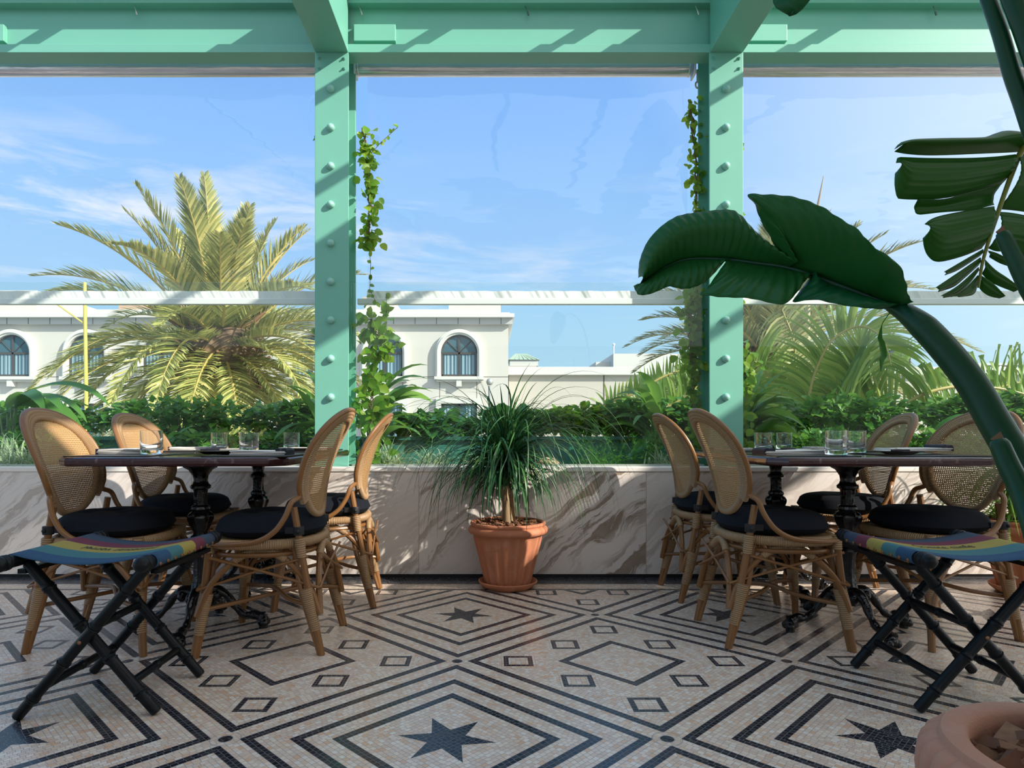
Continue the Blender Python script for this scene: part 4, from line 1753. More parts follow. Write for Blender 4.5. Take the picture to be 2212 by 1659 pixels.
def stub(pts, r, cut=True):
    m = MB()
    p = bez(pts, 6)
    m.tube([w - BO for w in p], [r * (0.78 if i < 1 else 1) * (1 + 0.35 * i / len(p)) for i in range(len(p))], 14)
    o = m.build('broken_stalk', M_BSTEM, ban)
    if cut:
        mm = MB()
        a, b_ = p[0] - BO, p[1] - BO
        d = (a - b_).normalized()
        s = d.cross(Vector((0, 1, 0))).normalized()
        mm.add([a + s * r * 0.8 + d * 0.004, a + d * r * 1.1 - s * r * 0.7, a - s * r * 0.8 - d * 0.02, a - Vector((0, r * 0.9, 0)) - d * 0.012, a + Vector((0, r * .8, 0))],
               [(0, 1, 4), (1, 2, 4), (0, 3, 1), (3, 2, 1)])
        mm.build('torn_end', M_CUT, o, False)
    return o


stub([at(2156, 952, 1.12), at(2180, 1008, 1.10), at(2216, 1085, 1.07), Vector((0.86, 0.98, 0.60)), Vector((0.835, 0.90, 0.38))], 0.0155)
stub([at(2164, 503, 1.02), at(2190, 556, 1.01), at(2222, 625, 1.00), Vector((0.90, 0.96, 0.85)), Vector((0.855, 0.88, 0.38))], 0.0105)
stub([at(2128, -20, 1.14), at(2160, 70, 1.12), at(2186, 160, 1.11), at(2218, 250, 1.10), at(2290, 480, 1.06), Vector((0.92, 0.98, 0.9)), Vector((0.84, 0.86, 0.38))], 0.0115, False)
stub([at(2172, -40, 1.10), at(2200, 30, 1.09), at(2230, 110, 1.08), at(2320, 380, 1.04), Vector((0.95, 0.95, 0.9)), Vector((0.865, 0.84, 0.38))], 0.0145, False)

m = MB()
hp = bez([at(1925, 672, 1.36), at(1912, 690, 1.36), at(1905, 704, 1.36), at(1903, 740, 1.36), at(1907, 770, 1.36), at(1903, 802, 1.36)], 4)
m.ribbon([p - BO for p in hp], [0.0012 if i < 8 else 0.0012 + 0.008 * math.sin(PI * (i - 8) / (len(hp) - 9)) for i in range(len(hp))], Vector((1, 0.3, 0)), 0.3)
m.build('dangling_shred', M_BAN2, ban, auto=0)

# second leaf hanging at the right, split into fingers
Y2 = 1.30


def A2(pts, dy=0.0):
    return [at(x, y, Y2 + dy + (x - 2120) * 0.00025) for x, y in pts]


fingers = [
    ([(1932, 322), (1952, 305), (2019, 300), (2115, 298), (2150, 288), (2175, 282), (2212, 290)], [(1932, 328), (1960, 333), (2015, 336), (2123, 332), (2192, 329), (2212, 326)], 0.03),
    ([(1935, 352), (1938, 341), (1944, 339), (2000, 341), (2091, 341), (2150, 338), (2194, 333)], [(1933, 375), (1932, 398), (1936, 420), (1944, 430), (2027, 430), (2099, 416), (2163, 399)], 0.02),
    ([(1983, 430), (2040, 430), (2100, 414), (2163, 398)], [(1982, 462), (1990, 463), (2035, 458), (2099, 453), (2148, 442)], -0.01),
    ([(1997, 484), (2010, 474), (2031, 466), (2080, 456), (2147, 445)], [(1993, 515), (1996, 535), (2005, 554), (2027, 566), (2079, 554), (2121, 537)], 0.02),
    ([(2039, 587), (2080, 563), (2123, 538)], [(2041, 595), (2071, 583), (2119, 552)], 0.005),
    ([(2021, 621), (2070, 588), (2117, 556)], [(2027, 631), (2060, 620), (2085, 600), (2115, 573)], 0.005),
    ([(2032, 639), (2070, 616), (2113, 577)], [(2037, 644), (2070, 636), (2097, 610), (2112, 589)], 0.004),
    ([(2054, 641), (2080, 628), (2112, 594)], [(2071, 642), (2099, 638), (2109, 628), (2111, 612)], 0.004),
    ([(2197, 332), (2250, 322), (2300, 330)], [(2158, 452), (2200, 456), (2300, 470)], 0.03),
    ([(2157, 457), (2200, 462), (2290, 482)], [(2135, 537), (2152, 543), (2178, 545), (2240, 560)], 0.02),
    ([(2131, 540), (2155, 547), (2182, 562)], [(2137, 556), (2160, 569), (2184, 577)], 0.004),
    ([(2126, 558), (2150, 582), (2178, 601), (2205, 622)], [(2121, 592), (2135, 606), (2155, 617), (2190, 631)], 0.006),
    ([(2119, 594), (2147, 613), (2172, 639)], [(2114, 612), (2117, 625), (2135, 639), (2159, 645)], 0.004)]
for k, (a, b_, bul) in enumerate(fingers):
    m = MB()
    aa, bb_ = bez(A2(a), 4), bez(A2(b_, 0.015), 4)
    m2 = []
    # ribs of this leaf run along the fingers
    A_, B_ = resample(aa, 30), resample(bb_, 30)
    mm = 26
    vs, fs = [], []
    wdt = (A_[15] - B_[15]).length
    nr_ = max(2, int(wdt / 0.011))
    for i in range(30):
        for j in range(mm):
            s = j / (mm - 1)
            vs.append(A_[i].lerp(B_[i], s) + Vector((0, -bul * math.sin(PI * s) - 0.0009 * math.sin(2 * PI * nr_ * s), 0)) - BO)
    for i in range(29):
        for j in range(mm - 1):
            fs.append((i * mm + j, i * mm + j + 1, (i + 1) * mm + j + 1, (i + 1) * mm + j))
    m.add(vs, fs)
    o = m.build('torn_leaf_finger', M_BAN2, ban, auto=0)
    so = o.modifiers.new('thickness', 'SOLIDIFY')
    so.thickness = 0.0008
mr = bez(A2([(2111, 622), (2122, 560), (2150, 470), (2180, 385), (2203, 330), (2240, 280), (2300, 235)]), 6)
MB().tube([p - BO + Vector((0, -0.003, 0)) for p in mr], [0.0022 + 0.0055 * i / len(mr) for i in range(len(mr))], 10).build('midrib', M_MIDRIB, ban)
mr = bez([mr[-1], at(2400, 210, 1.24), at(2500, 420, 1.12), Vector((1.05, 0.98, 0.8)), Vector((0.875, 0.87, 0.38))], 6)
MB().tube([p - BO for p in mr], 0.013, 10).build('leaf_stalk', M_BSTEM, ban)
# tip of a third leaf hanging into the top of the view
m = MB()
aa = bez([at(1880, -345, 1.30), at(1760, -330, 1.35), at(1690, -240, 1.38), at(1665, -140, 1.40), at(1664, -60, 1.40), at(1669, -10, 1.40), at(1672, 12, 1.39), at(1684, 22, 1.385), at(1706, 34, 1.38)], 4)
bb_ = bez([at(1885, -345, 1.295), at(1900, -300, 1.29), at(1880, -220, 1.29), at(1835, -130, 1.31), at(1790, -60, 1.34), at(1757, -10, 1.35), at(1740, 12, 1.36), at(1725, 27, 1.37), at(1706, 35, 1.38)], 4)
loft(m, aa, bb_, 30, 14, 0.02, 0.0015, 6)
o = m.build('leaf_blade', M_BAN, ban, auto=0)
so = o.modifiers.new('thickness', 'SOLIDIFY')
so.thickness = 0.0008
mr = bez([at(1706, 34, 1.38), at(1722, -20, 1.37), at(1790, -200, 1.33), at(2000, -420, 1.25), at(2350, -300, 1.1), Vector((1.10, 0.95, 1.0)), Vector((0.85, 0.88, 0.38))], 6)
MB().tube([p - BO for p in mr], [0.003 + 0.010 * i / len(mr) for i in range(len(mr))], 10).build('leaf_stalk', M_BSTEM, ban)


# ================================================================== planting outside the glass
struct('parapet', MB().bb((-7, 4.60, -1.0), (9, 4.66, 0.80)).bb((-7, 4.57, 0.80), (9, 4.72, 0.825)), M_TEAL, smooth=False)
o = MB().bb((-7, 3.94, 0.55), (9, 4.58, 0.60)).build('planting_soil', M_SOIL, smooth=False)
o['kind'] = 'structure'


def leaf_quad(mb, p, d, up, L, w, kind='oval'):
    """one leaf: folded blade of a few faces"""
    d = d.normalized()
    s = d.cross(up)
    s = s.normalized() if s.length > 1e-4 else Vector((1, 0, 0))
    u = s.cross(d)
    if kind == 'round':
        st = [(0.0, 0.25), (0.18, 0.85), (0.5, 1.0), (0.8, 0.62), (1.0, 0.0)]
    elif kind == 'lance':
        st = [(0.0, 0.12), (0.25, 0.8), (0.5, 1.0), (0.78, 0.55), (1.0, 0.0)]
    else:
        st = [(0.0, 0.15), (0.3, 1.0), (0.65, 0.75), (1.0, 0.0)]
    vs = []
    for t_, k in st:
        c = p + d * (L * t_) - u * (L * 0.22 * t_ * t_)
        vs += [c - s * w * k + u * w * 0.25 * k, c, c + s * w * k + u * w * 0.25 * k]
    fs = []
    for i in range(len(st) - 1):
        a, b_ = i * 3, i * 3 + 3
        fs += [(a, a + 1, b_ + 1, b_), (a + 1, a + 2, b_ + 2, b_ + 1)]
    mb.add(vs, fs)


def shrub(name, label, cat, c, rad, n, L, m_, seed, kind='oval', group=None, stems=14, wr=0.42):
    q = random.Random(seed)
    c, rad = Vector(c), Vector(rad)
    t = thing(name, label, cat, (c.x, c.y, c.z - rad.z), 0, group)
    o_ = Vector((c.x, c.y, c.z - rad.z))
    m = MB()
    for i in range(n):
        while True:
            p = Vector((q.uniform(-1, 1), q.uniform(-1, 1), q.uniform(-1, 1)))
            if 0.15 < p.length < 1:
                break
        bump = 0.8 + 0.25 * math.sin(p.x * 5 + seed) * math.cos(p.y * 4 + seed)
        pos = c + Vector((p.x * rad.x, p.y * rad.y, p.z * rad.z * bump)) - o_
        d = Vector((p.x + q.gauss(0, .5), p.y + q.gauss(0, .5) - 0.2, p.z * 0.5 + q.gauss(0.1, .5)))
        l = L * q.uniform(0.55, 1.25)
        leaf_quad(m, pos, d, Vector((q.gauss(0, .3), q.gauss(0, .3) - 0.3, 1)), l, l * wr, kind)
    m.build('foliage', m_, t, auto=0)
    m = MB()
    for i in range(stems):
        e = Vector((q.uniform(-.7, .7) * rad.x, q.uniform(-.7, .7) * rad.y, rad.z * q.uniform(1.1, 1.8)))
        m.tube([(e.x * 0.3, e.y * 0.3, 0), (e.x * 0.7 + q.gauss(0, .02), e.y * 0.7, e.z * 0.5), e], [0.006, 0.004, 0.002], 5)
    m.build('stems', M_VSTEM, t)
    return t


def clump(name, label, cat, c, n, L, w, m_, seed, el=(0.4, 1.4), droop=(0.15, 0.4), spread=0.05, group=None, nseg=8):
    q = random.Random(seed)
    t = tag(bpy.data.objects.new(name, None), label, cat, group)
    m = MB()
    for i in range(n):
        arc_leaf(m, (q.gauss(0, spread), q.gauss(0, spread * 0.6), 0), q.uniform(0, 2 * PI), q.uniform(*el), L * q.uniform(0.5, 1.15), q.uniform(*droop), w * q.uniform(0.6, 1.3), q, nseg, 0.12)
    bpy.data.objects.remove(t)
    o = m.build(name, m_, None, auto=0, loc=c)
    return tag(o, label, cat, group)


# trailing shrubs along the parapet
hd = [(-3.35, 4.70, 0.93, 0.62, 0.17, 'behind the nearest left chair, at the left edge'),
      (-2.25, 4.70, 0.95, 0.58, 0.17, 'below the palm, between the two left chair backs'),
      (-1.35, 4.70, 0.95, 0.42, 0.16, 'left of the left column, behind small tumblers'),
      (1.62, 4.72, 0.97, 0.45, 0.17, 'just right of the right column'),
      (2.60, 4.72, 0.98, 0.55, 0.17, 'under the arching fresh palm frond'),
      (3.62, 4.72, 0.99, 0.52, 0.17, 'behind the far right chair, at the right edge'),
      (1.05, 4.70, 0.95, 0.38, 0.15, 'left of the right column, behind two chair backs')]
for i, (x, y, z, rx, rz_, w) in enumerate(hd):
    shrub('trailing_shrub', 'leafy shrub on the green parapet ' + w, 'shrub', (x, y, z), (rx, 0.16, rz_), 1100, 0.062, M_HEDGE, 20 + i, 'oval', 'shrubs along the parapet')
shrub('round_leaf_creeper', 'creeper with round glossy leaves on the parapet left of the ponytail palm', 'creeper', (-0.42, 4.66, 0.90), (0.36, 0.10, 0.085), 330, 0.085, M_ROUND, 61, 'round', None, 8, 0.5)
shrub('round_leaf_creeper', 'creeper with round leaves directly behind the ponytail palm', 'creeper', (0.15, 4.68, 0.92), (0.26, 0.10, 0.10), 300, 0.080, M_ROUND, 62, 'round', None, 8, 0.5)
shrub('vine_shrub', 'bright leafy vine heaped on the parapet right of the ponytail palm', 'creeper', (0.62, 4.66, 0.94), (0.36, 0.12, 0.115), 800, 0.062, M_VINE, 63, 'oval', None, 12)
# leafy things in front of the parapet
for i, (x, w) in enumerate([(-3.05, 'behind the nearest left chair'), (-1.95, 'between the left chair backs'), (-1.30, 'behind the two middle tumblers'), (2.25, 'behind the right table'), (2.95, 'behind the far right chair')]):
    shrub('low_shrub', 'low dark undergrowth in the planting bed ' + w, 'shrub', (x, 4.40, 0.74), (0.42, 0.14, 0.14), 700, 0.060, M_HEDGE, 80 + i, 'oval', 'undergrowth in the planting bed')

clump('striped_grass_clump', 'pale striped grass clump behind the glass, just right of the left column', 'grass', (-0.66, 4.15, 0.60), 150, 0.26, 0.0060, M_SPIDER, 31)
clump('striped_grass_clump', 'pale striped grass clump between the left column and the ponytail palm', 'grass', (-0.36, 4.12, 0.60), 130, 0.22, 0.0055, M_SPIDER, 32)
clump('striped_grass_clump', 'pale striped grass clump half hidden by the ponytail palm', 'grass', (-0.05, 4.18, 0.60), 110, 0.20, 0.0055, M_SPIDER, 33)
clump('striped_grass_clump', 'pale striped grass clump at the left edge of the view', 'grass', (-2.98, 4.10, 0.60), 160, 0.30, 0.0065, M_SPIDER, 34)
clump('striped_grass_clump', 'striped grass clump behind the small tumbler by the left column', 'grass', (-1.24, 4.12, 0.60), 90, 0.22, 0.0055, M_SPIDER, 35)
clump('striped_grass_clump', 'striped grass seen between the two left chairs of the right table', 'grass', (1.12, 4.10, 0.60), 90, 0.24, 0.0060, M_SPIDER, 36)


def fern(c, seed, label, n=60, L=0.34):
    q = random.Random(seed)
    m = MB()
    for i in range(n):
        az, el = q.uniform(0, 2 * PI), q.uniform(0.5, 1.45)
        v = Vector((math.cos(az) * math.cos(el), math.sin(az) * math.cos(el), math.sin(el)))
        p = Vector((q.gauss(0, .06), q.gauss(0, .04), 0))
        l = L * q.uniform(0.5, 1.1)
        k = 11
        for s in range(k):
            p = p + v * (l / k)
            v = (v + Vector((0, 0, -0.10))).normalized()
            for w in range(5):
                d = (v * 0.6 + Vector((q.gauss(0, .6), q.gauss(0, .6), q.gauss(0, .4)))).normalized()
                sd = d.cross(Vector((q.gauss(0, 1), q.gauss(0, 1), 1))).normalized() * 0.0013
                e = p + d * 0.030
                m.add([p - sd, p + sd, e], [(0, 1, 2)])
    o = m.build('feathery_fern', M_FERN, None, False, loc=c)
    return tag(o, label, 'fern', 'feathery ferns in the planting bed')


fern((0.72, 4.15, 0.60), 41, 'feathery fern right of the ponytail palm', 55, 0.28)
fern((0.98, 4.20, 0.60), 42, 'feathery fern left of the two left chair backs at the right table', 70, 0.34)
fern((-1.72, 4.12, 0.60), 43, 'feathery fern behind the small tumblers of the left table', 60, 0.26)
fern((-2.72, 4.18, 0.60), 44, 'feathery fern behind the nearest left chair', 80, 0.36)
fern((2.10, 4.15, 0.60), 45, 'feathery fern behind the right table, left of the large tumbler', 70, 0.28)
fern((2.36, 4.15, 0.60), 46, 'feathery fern right behind the large tumblers of the right table', 60, 0.24)
fern((3.05, 4.20, 0.60), 47, 'feathery fern between the two right chair backs', 60, 0.34)
tag(MB().ball((0.365, 4.10, 0.655), 0.055, 14, (1.5, 0.9, 0.75)).ball((0.31, 4.08, 0.64), 0.04, 12, (1.2, .8, .7)).build('tan_stone', mat('tan_rock', (0.55, 0.38, 0.24), 0.8)),
    'tan stone in the planting bed behind the ponytail palm', 'stone')


def broadplant(name, label, c, leaves, L, w, seed, m_=M_BROAD, h=0.25, az0=None, el=(0.2, 1.3), group=None):
    q = random.Random(seed)
    t = thing(name, label, 'plant', c, 0, group)
    m, ms = MB(), MB()
    for i in range(leaves):
        az = q.uniform(0, 2 * PI) if az0 is None else q.uniform(*az0)
        e = q.uniform(*el)
        z = h * q.uniform(0.3, 1.0)
        b_ = Vector((q.gauss(0, .03), q.gauss(0, .03), z))
        ms.tube([(b_.x * .4, b_.y * .4, 0), b_], [0.008, 0.005], 6)
        l = L * q.uniform(0.7, 1.15)
        d = Vector((math.cos(az) * math.cos(e), math.sin(az) * math.cos(e), math.sin(e)))
        p, pts, ws = b_.copy(), [b_.copy()], [0.004]
        k = 9
        for s in range(k):
            p = p + d * (l / k)
            d = (d + Vector((0, 0, -0.11 - 0.02 * s))).normalized()
            pts.append(p.copy())
            u_ = (s + 1) / k
            ws.append(w * math.sin(PI * min(1, u_ ** 0.75)) ** 0.8 + 0.0005)
        m.ribbon(pts, ws, Vector((-math.sin(az) + q.gauss(0, .25), math.cos(az), q.gauss(0, .3))), 0.28)
    m.build('leaves', m_, t, auto=0)
    ms.build('stems', M_STEMG, t)
    return t


broadplant('ginger_plant', 'broad-leaved green plant just right of the left column', (-0.78, 4.36, 0.60), 20, 0.46, 0.050, 51, h=0.42, az0=(-1.0, 1.0), el=(0.2, 1.2))
broadplant('ginger_plant', 'broad-leaved green plant left of the left column, behind the chair back', (-1.12, 4.50, 0.60), 14, 0.44, 0.034, 52, h=0.36, az0=(2.2, 4.0))
broadplant('ginger_plant', 'broad-leaved green plant left of the right column, above the chair backs', (1.14, 4.45, 0.60), 24, 0.42, 0.040, 53, h=0.42, az0=(1.2, 4.2), el=(0.3, 1.4))
broadplant('ginger_plant', 'broad-leaved yellow-green plant right of the right column', (1.72, 4.32, 0.60), 34, 0.42, 0.042, 54, h=0.36, az0=(-1.4, 1.4))
broadplant('ginger_plant', 'broad-leaved plant between the two left chair backs', (-2.12, 4.30, 0.60), 14, 0.30, 0.034, 55, h=0.16)
broadplant('ginger_plant', 'large broad leaf added in place of a reflected one, above the nearest left chair', (-3.30, 4.45, 0.72), 9, 0.62, 0.055, 56, h=0.40, az0=(-0.6, 0.6), el=(0.2, 0.8))  # leaf added where the glass only mirrors one
broadplant('ginger_plant', 'dark broad-leaved plant between the two right chair backs', (2.98, 4.35, 0.60), 12, 0.40, 0.05, 57, m_=M_HEDGE, h=0.22)


def vine(name, label, path, n, L, seed, spread, m_=M_VINE, kind='round', extra=()):
    q = random.Random(seed)
    o_ = Vector(path[0])
    t = thing(name, label, 'vine', o_)
    p = bez(path, 10)
    ms = MB()
    for k in range(3):
        pk = [w - o_ + Vector((q.gauss(0, .008), q.gauss(0, .008), 0)) for w in p]
        ms.tube(pk, 0.0035, 6)
    for e in extra:
        ms.tube([Vector(w) - o_ for w in e], 0.0018, 5)
    ms.build('vine_stems', M_VSTEM, t)
    m = MB()
    for i in range(n):
        w = p[q.randrange(len(p))] - o_
        pos = w + Vector((q.gauss(0, spread), q.gauss(0, spread * 0.6), q.gauss(0, spread)))
        l = L * q.uniform(0.6, 1.3)
        leaf_quad(m, pos, Vector((q.gauss(0.15, .6), q.gauss(-.2, .6), q.gauss(-0.35, .5))), Vector((q.gauss(0, .4), -1, q.gauss(0.4, .4))), l, l * 0.40, kind)
    for e in extra:
        ee = bez(e, 5)
        for w in ee[1:]:
            for s in range(1):
                leaf_quad(m, w - o_, Vector((q.gauss(0, .6), q.gauss(0, .3), q.gauss(0, .6))), Vector((0, -1, 0.3)), L * q.uniform(.4, .8), L * 0.22, kind)
    m.build('leaves', m_, t, auto=0)
    return t


VX = COLX[1] + 0.175
vine('climbing_vine', 'yellow-green vine hanging on the right side of the left column, in its upper half', [(VX - .02, 4.03, 2.74), (VX, 4.04, 2.5), (VX + .02, 4.03, 2.3), (VX + 0.01, 4.04, 2.10), (VX, 4.04, 2.02)],
     150, 0.052, 71, 0.028, extra=[[(VX, 4.02, 2.55), (VX + .09, 4.00, 2.64), (VX + .20, 4.0, 2.74)], [(VX, 4.02, 2.1), (VX + .03, 4.0, 1.9), (VX + .02, 4.02, 1.74), (VX + 0.06, 4.02, 1.66)]])
vine('climbing_vine', 'leafy vine climbing beside the lower half of the left column, right side', [(VX, 4.06, 0.60), (VX + .02, 4.06, 0.9), (VX + .03, 4.05, 1.2), (VX + .08, 4.04, 1.42), (VX + .02, 4.05, 1.56)],
     250, 0.062, 72, 0.050, kind='oval', extra=[[(VX + .1, 4.05, 1.3), (VX + .12, 4.04, 1.6), (VX + .12, 4.04, 1.72)]])
vine('climbing_vine', 'few vine leaves peeping out left of the left column', [(COLX[1] - .13, 4.06, 0.7), (COLX[1] - .12, 4.06, 1.2), (COLX[1] - .13, 4.06, 1.52)], 26, 0.060, 73, 0.020,
     extra=[[(COLX[1] - .10, 4.0, 2.66), (COLX[1] - .135, 4.0, 2.665)]])
VX2 = COLX[2] - 0.135
vine('climbing_vine', 'thin vine climbing the left side of the right column', [(VX2 + .02, 4.04, 0.60), (VX2 + .0, 4.05, 1.1), (VX2 + 0.01, 4.04, 1.5), (VX2 + .02, 4.04, 2.0), (VX2 + .01, 4.04, 2.5), (VX2 - .02, 4.04, 2.92)],
     330, 0.046, 74, 0.022)
vine('climbing_vine', 'denser vine foliage at the left side of the right column, around the blind bar', [(VX2 - .02, 4.02, 1.25), (VX2 - .03, 4.02, 1.5), (VX2 - .01, 4.02, 1.78)], 130, 0.052, 75, 0.040)
vine('climbing_vine', 'sunlit yellow vine leaves at the right side of the right column', [(COLX[2] + .115, 4.05, 0.65), (COLX[2] + .12, 4.05, 1.3), (COLX[2] + .115, 4.05, 2.1), (COLX[2] + .115, 4.05, 2.66)], 110, 0.050, 76, 0.020,
     extra=[[(COLX[2] + .11, 4.04, 2.62), (COLX[2] + .17, 4.03, 2.63)], [(COLX[2] + .11, 4.04, 2.1), (COLX[2] + .15, 4.03, 2.2)]])
vine('climbing_vine', 'bright leafy vine low beside the right column, above the broad-leaved plant', [(COLX[2] + .13, 4.08, 0.75), (COLX[2] + .17, 4.10, 1.0), (COLX[2] + .16, 4.10, 1.3), (COLX[2] + .26, 4.12, 1.15)], 220, 0.060, 77, 0.060)


# ================================================================== palms
def frond(mb, ms, base, az, el, L, droop, q, nl=46, ll=0.55, wl=0.020, stiff=0.55, roll=0.0, vee=0.5):
    """pinnate palm frond: curved rachis with two rows of leaflets"""
    v = Vector((math.cos(az) * math.cos(el), math.sin(az) * math.cos(el), math.sin(el)))
    p = Vector(base)
    n = 16
    pts = [p.copy()]
    for i in range(n):
        p = p + v * (L / n)
        v = (v + Vector((0, 0, -droop * (0.35 + i / n)))).normalized()
        pts.append(p.copy())
    ms.tube(pts, [0.030 * (1 - 0.85 * i / n) for i in range(n + 1)], 6)
    rp = resample(pts, nl)
    for i in range(3, nl):
        s = i / (nl - 1)
        t = (rp[min(i + 1, nl - 1)] - rp[i - 1]).normalized()
        sd = t.cross(Vector((0, 0, 1)))
        sd = sd.normalized() if sd.length > 0.05 else Vector((-math.sin(az), math.cos(az), 0))
        sd = Quaternion(t, roll) @ sd
        up = sd.cross(t)
        l = ll * (0.28 + 1.08 * math.sin(PI * min(1, s * 0.86 + 0.13))) * q.uniform(0.85, 1.1)
        for w in (-1, 1):
            d = (t * (0.85 + 0.5 * s) + sd * w * 0.8 + up * vee * q.uniform(0.5, 1.2)).normalized()
            d2 = (d + Vector((0, 0, -0.35 * stiff))).normalized()
            a = rp[i]
            b_ = a + d * l * 0.5
            c = b_ + d2 * l * 0.5
            sw = d.cross(up).normalized() * wl
            sw = (sw + up * wl * q.uniform(-.5, .5))
            mb.add([a - sw * 0.5, a + sw * 0.5, b_ + sw, b_ - sw, c], [(0, 1, 2, 3), (3, 2, 4)])


def palm(name, label, crown, base_z, trunk_r, n, L, seed, m_, ll, wl, lo=-0.5, hi=1.45, nl=46, hang=14):
    q = random.Random(seed)
    c = Vector(crown)
    t = thing(name, label, 'palm tree', (c.x, c.y, base_z))
    h = c.z - base_z
    m = MB()
    k = 26
    m.tube([(0, 0, h * i / k) for i in range(k + 1)], [trunk_r * (1.0 + 0.06 * (i % 2)) * (1.0 if i < k - 4 else 1.0 + 0.10 * (i - k + 4)) for i in range(k + 1)], 20)
    m.build('trunk', M_PTRUNK, t)
    m = MB()                                     # old cut leaf bases round the crown
    for i in range(90):
        az, z = q.uniform(0, 2 * PI), q.uniform(-1.1, 0.25)
        d = Vector((math.cos(az), math.sin(az), 0.75))
        a = Vector((0, 0, h + z)) + Vector((d.x, d.y, 0)) * trunk_r * 0.85
        m.tube([a, a + d * q.uniform(0.18, 0.40)], [0.055, 0.022], 5)
    m.build('leaf_bases', mat('dry_leaf_base', (0.26, 0.14, 0.07), 0.9), t)
    ga = 2.399963
    for i in range(n):
        s = (i + 0.5) / n
        el = hi + (lo - hi) * s ** 1.05 + q.uniform(-.12, .12)
        az = i * ga + q.uniform(-.25, .25)
        m, ms = MB(), MB()
        frond(m, ms, (math.cos(az) * trunk_r * .4, math.sin(az) * trunk_r * .4, h - 0.1 - 0.3 * s), az, el, L * q.uniform(0.85, 1.08) * (1 - 0.18 * max(0, math.sin(el))), 0.045 + 0.05 * math.cos(el) + (0.03 if el < 0.3 else 0), q, nl, ll, wl)
        o = m.build('frond', m_, t, False)
        ms.build('rachis', M_STEMY, o)
    return t


palm('date_palm', 'huge date palm with yellow-green feathery fronds seen through the left blind', (-4.55, 11.0, 2.55), -6.0, 0.50, 80, 2.95, 11, M_PALM, 0.38, 0.0165, lo=-0.85, hi=1.45, nl=84)
palm('date_palm', 'second large date palm rising behind the right column', (5.45, 12.6, 2.50), -6.0, 0.36, 84, 3.3, 12, M_PALM2, 0.42, 0.018, lo=-0.80, hi=1.40, nl=78)

# fresh green palm just outside the glass on the right
fp = thing('young_palm', 'young green palm with an arching frond of long hanging leaflets, right of the right column', 'palm tree', (2.75, 5.55, -1.0))
FO = Vector((2.75, 5.55, -1.0))


def free_frond(parent, path, up_l, dn_l, nl, seed, wl=0.016, upd=Vector((0, 0, 1)), dnd=Vector((0, 0, -1)), m_=M_FRESH, name='frond', cut=False, a0=0.0, fwd=0.45):
    q = random.Random(seed)
    rp = resample(bez(path, 10), nl)
    m, ms = MB(), MB()
    ms.tube([p - FO for p in rp], [0.016 * (1 - 0.7 * i / nl) for i in range(nl)], 8)
    for i in range(1, nl):
        s = i / (nl - 1)
        t = (rp[min(i + 1, nl - 1)] - rp[i - 1]).normalized()
        for side in (0, 1):
            l = (up_l if side == 0 else dn_l)
            l = (l(s) if callable(l) else l) * q.uniform(0.88, 1.1)
            if l < 0.02:
                continue
            nrm = Vector((0, -1, 0)).cross(t).normalized()
            if nrm.z < 0:
                nrm = -nrm
            base = nrm if side == 0 else -nrm
            d = (base + t * (fwd if side == 0 else fwd * 0.4) + (upd if side == 0 else dnd) * 0.25 + Vector((0, q.uniform(-.35, .35), 0))).normalized()
            pts, ws, p = [rp[i] - FO], [wl * 0.5], rp[i] - FO
            for k in range(6):
                p = p + d * l / 6
                d = (d + (Vector((0, 0, -0.16)) if side == 0 else Vector((0, 0, -0.42)))).normalized()
                pts.append(p.copy())
                ws.append(wl * (1 - ((k + 1) / 6) ** 2) + 0.001)
            if cut:
                k = q.choice([3, 4, 5, 6])
                pts, ws = pts[:k + 1], ws[:k] + [ws[k] + wl * 0.6]
            m.ribbon(pts, ws, (t + Vector((0, q.uniform(-.8, .8), 0))).normalized(), 0.2)
    o = m.build(name, m_, parent, auto=0)
    ms.build('rachis', M_STEMY, o)
    return o


Yf = 5.5
free_frond(fp, [at(1735, 960, Yf), at(1742, 893, Yf), at(1758, 812, Yf), at(1795, 738, Yf), at(1845, 707, Yf), at(1885, 713, Yf - .1), at(1912, 745, Yf - .2), at(1925, 790, Yf - .3)],
           lambda s: 0.50 - 0.12 * s, lambda s: 0.10 + 0.95 * math.sin(PI * min(1, s * 0.75)) ** 1.2, 84, 5, 0.015, upd=Vector((-0.2, 0, .5)), fwd=0.55)
free_frond(fp, [at(1725, 960, Yf + .3), at(1700, 880, Yf + .3), at(1662, 815, Yf + .3), at(1630, 780, Yf + .3)], 0.42, 0.45, 40, 6, 0.014)
free_frond(fp, [at(1745, 960, Yf + .2), at(1770, 890, Yf + .2), at(1830, 820, Yf + .3), at(1900, 790, Yf + .3), at(1950, 800, Yf + .3)], 0.40, 0.50, 50, 7, 0.014)
free_frond(fp, [at(1735, 960, Yf + .4), at(1720, 830, Yf + .4), at(1715, 740, Yf + .4), at(1690, 670, Yf + .4)], 0.50, 0.45, 44, 8, 0.012, m_=M_PALM2)
free_frond(fp, [at(1745, 960, Yf + .1), at(1790, 915, Yf + .1), at(1850, 880, Yf), at(1900, 868, Yf)], 0.40, 0.35, 40, 9, 0.014)
MB().tube([(0, 0, 0), (at(1738, 965, 5.55) - FO)], 0.07, 12).build('stem', M_PTRUNK, fp)

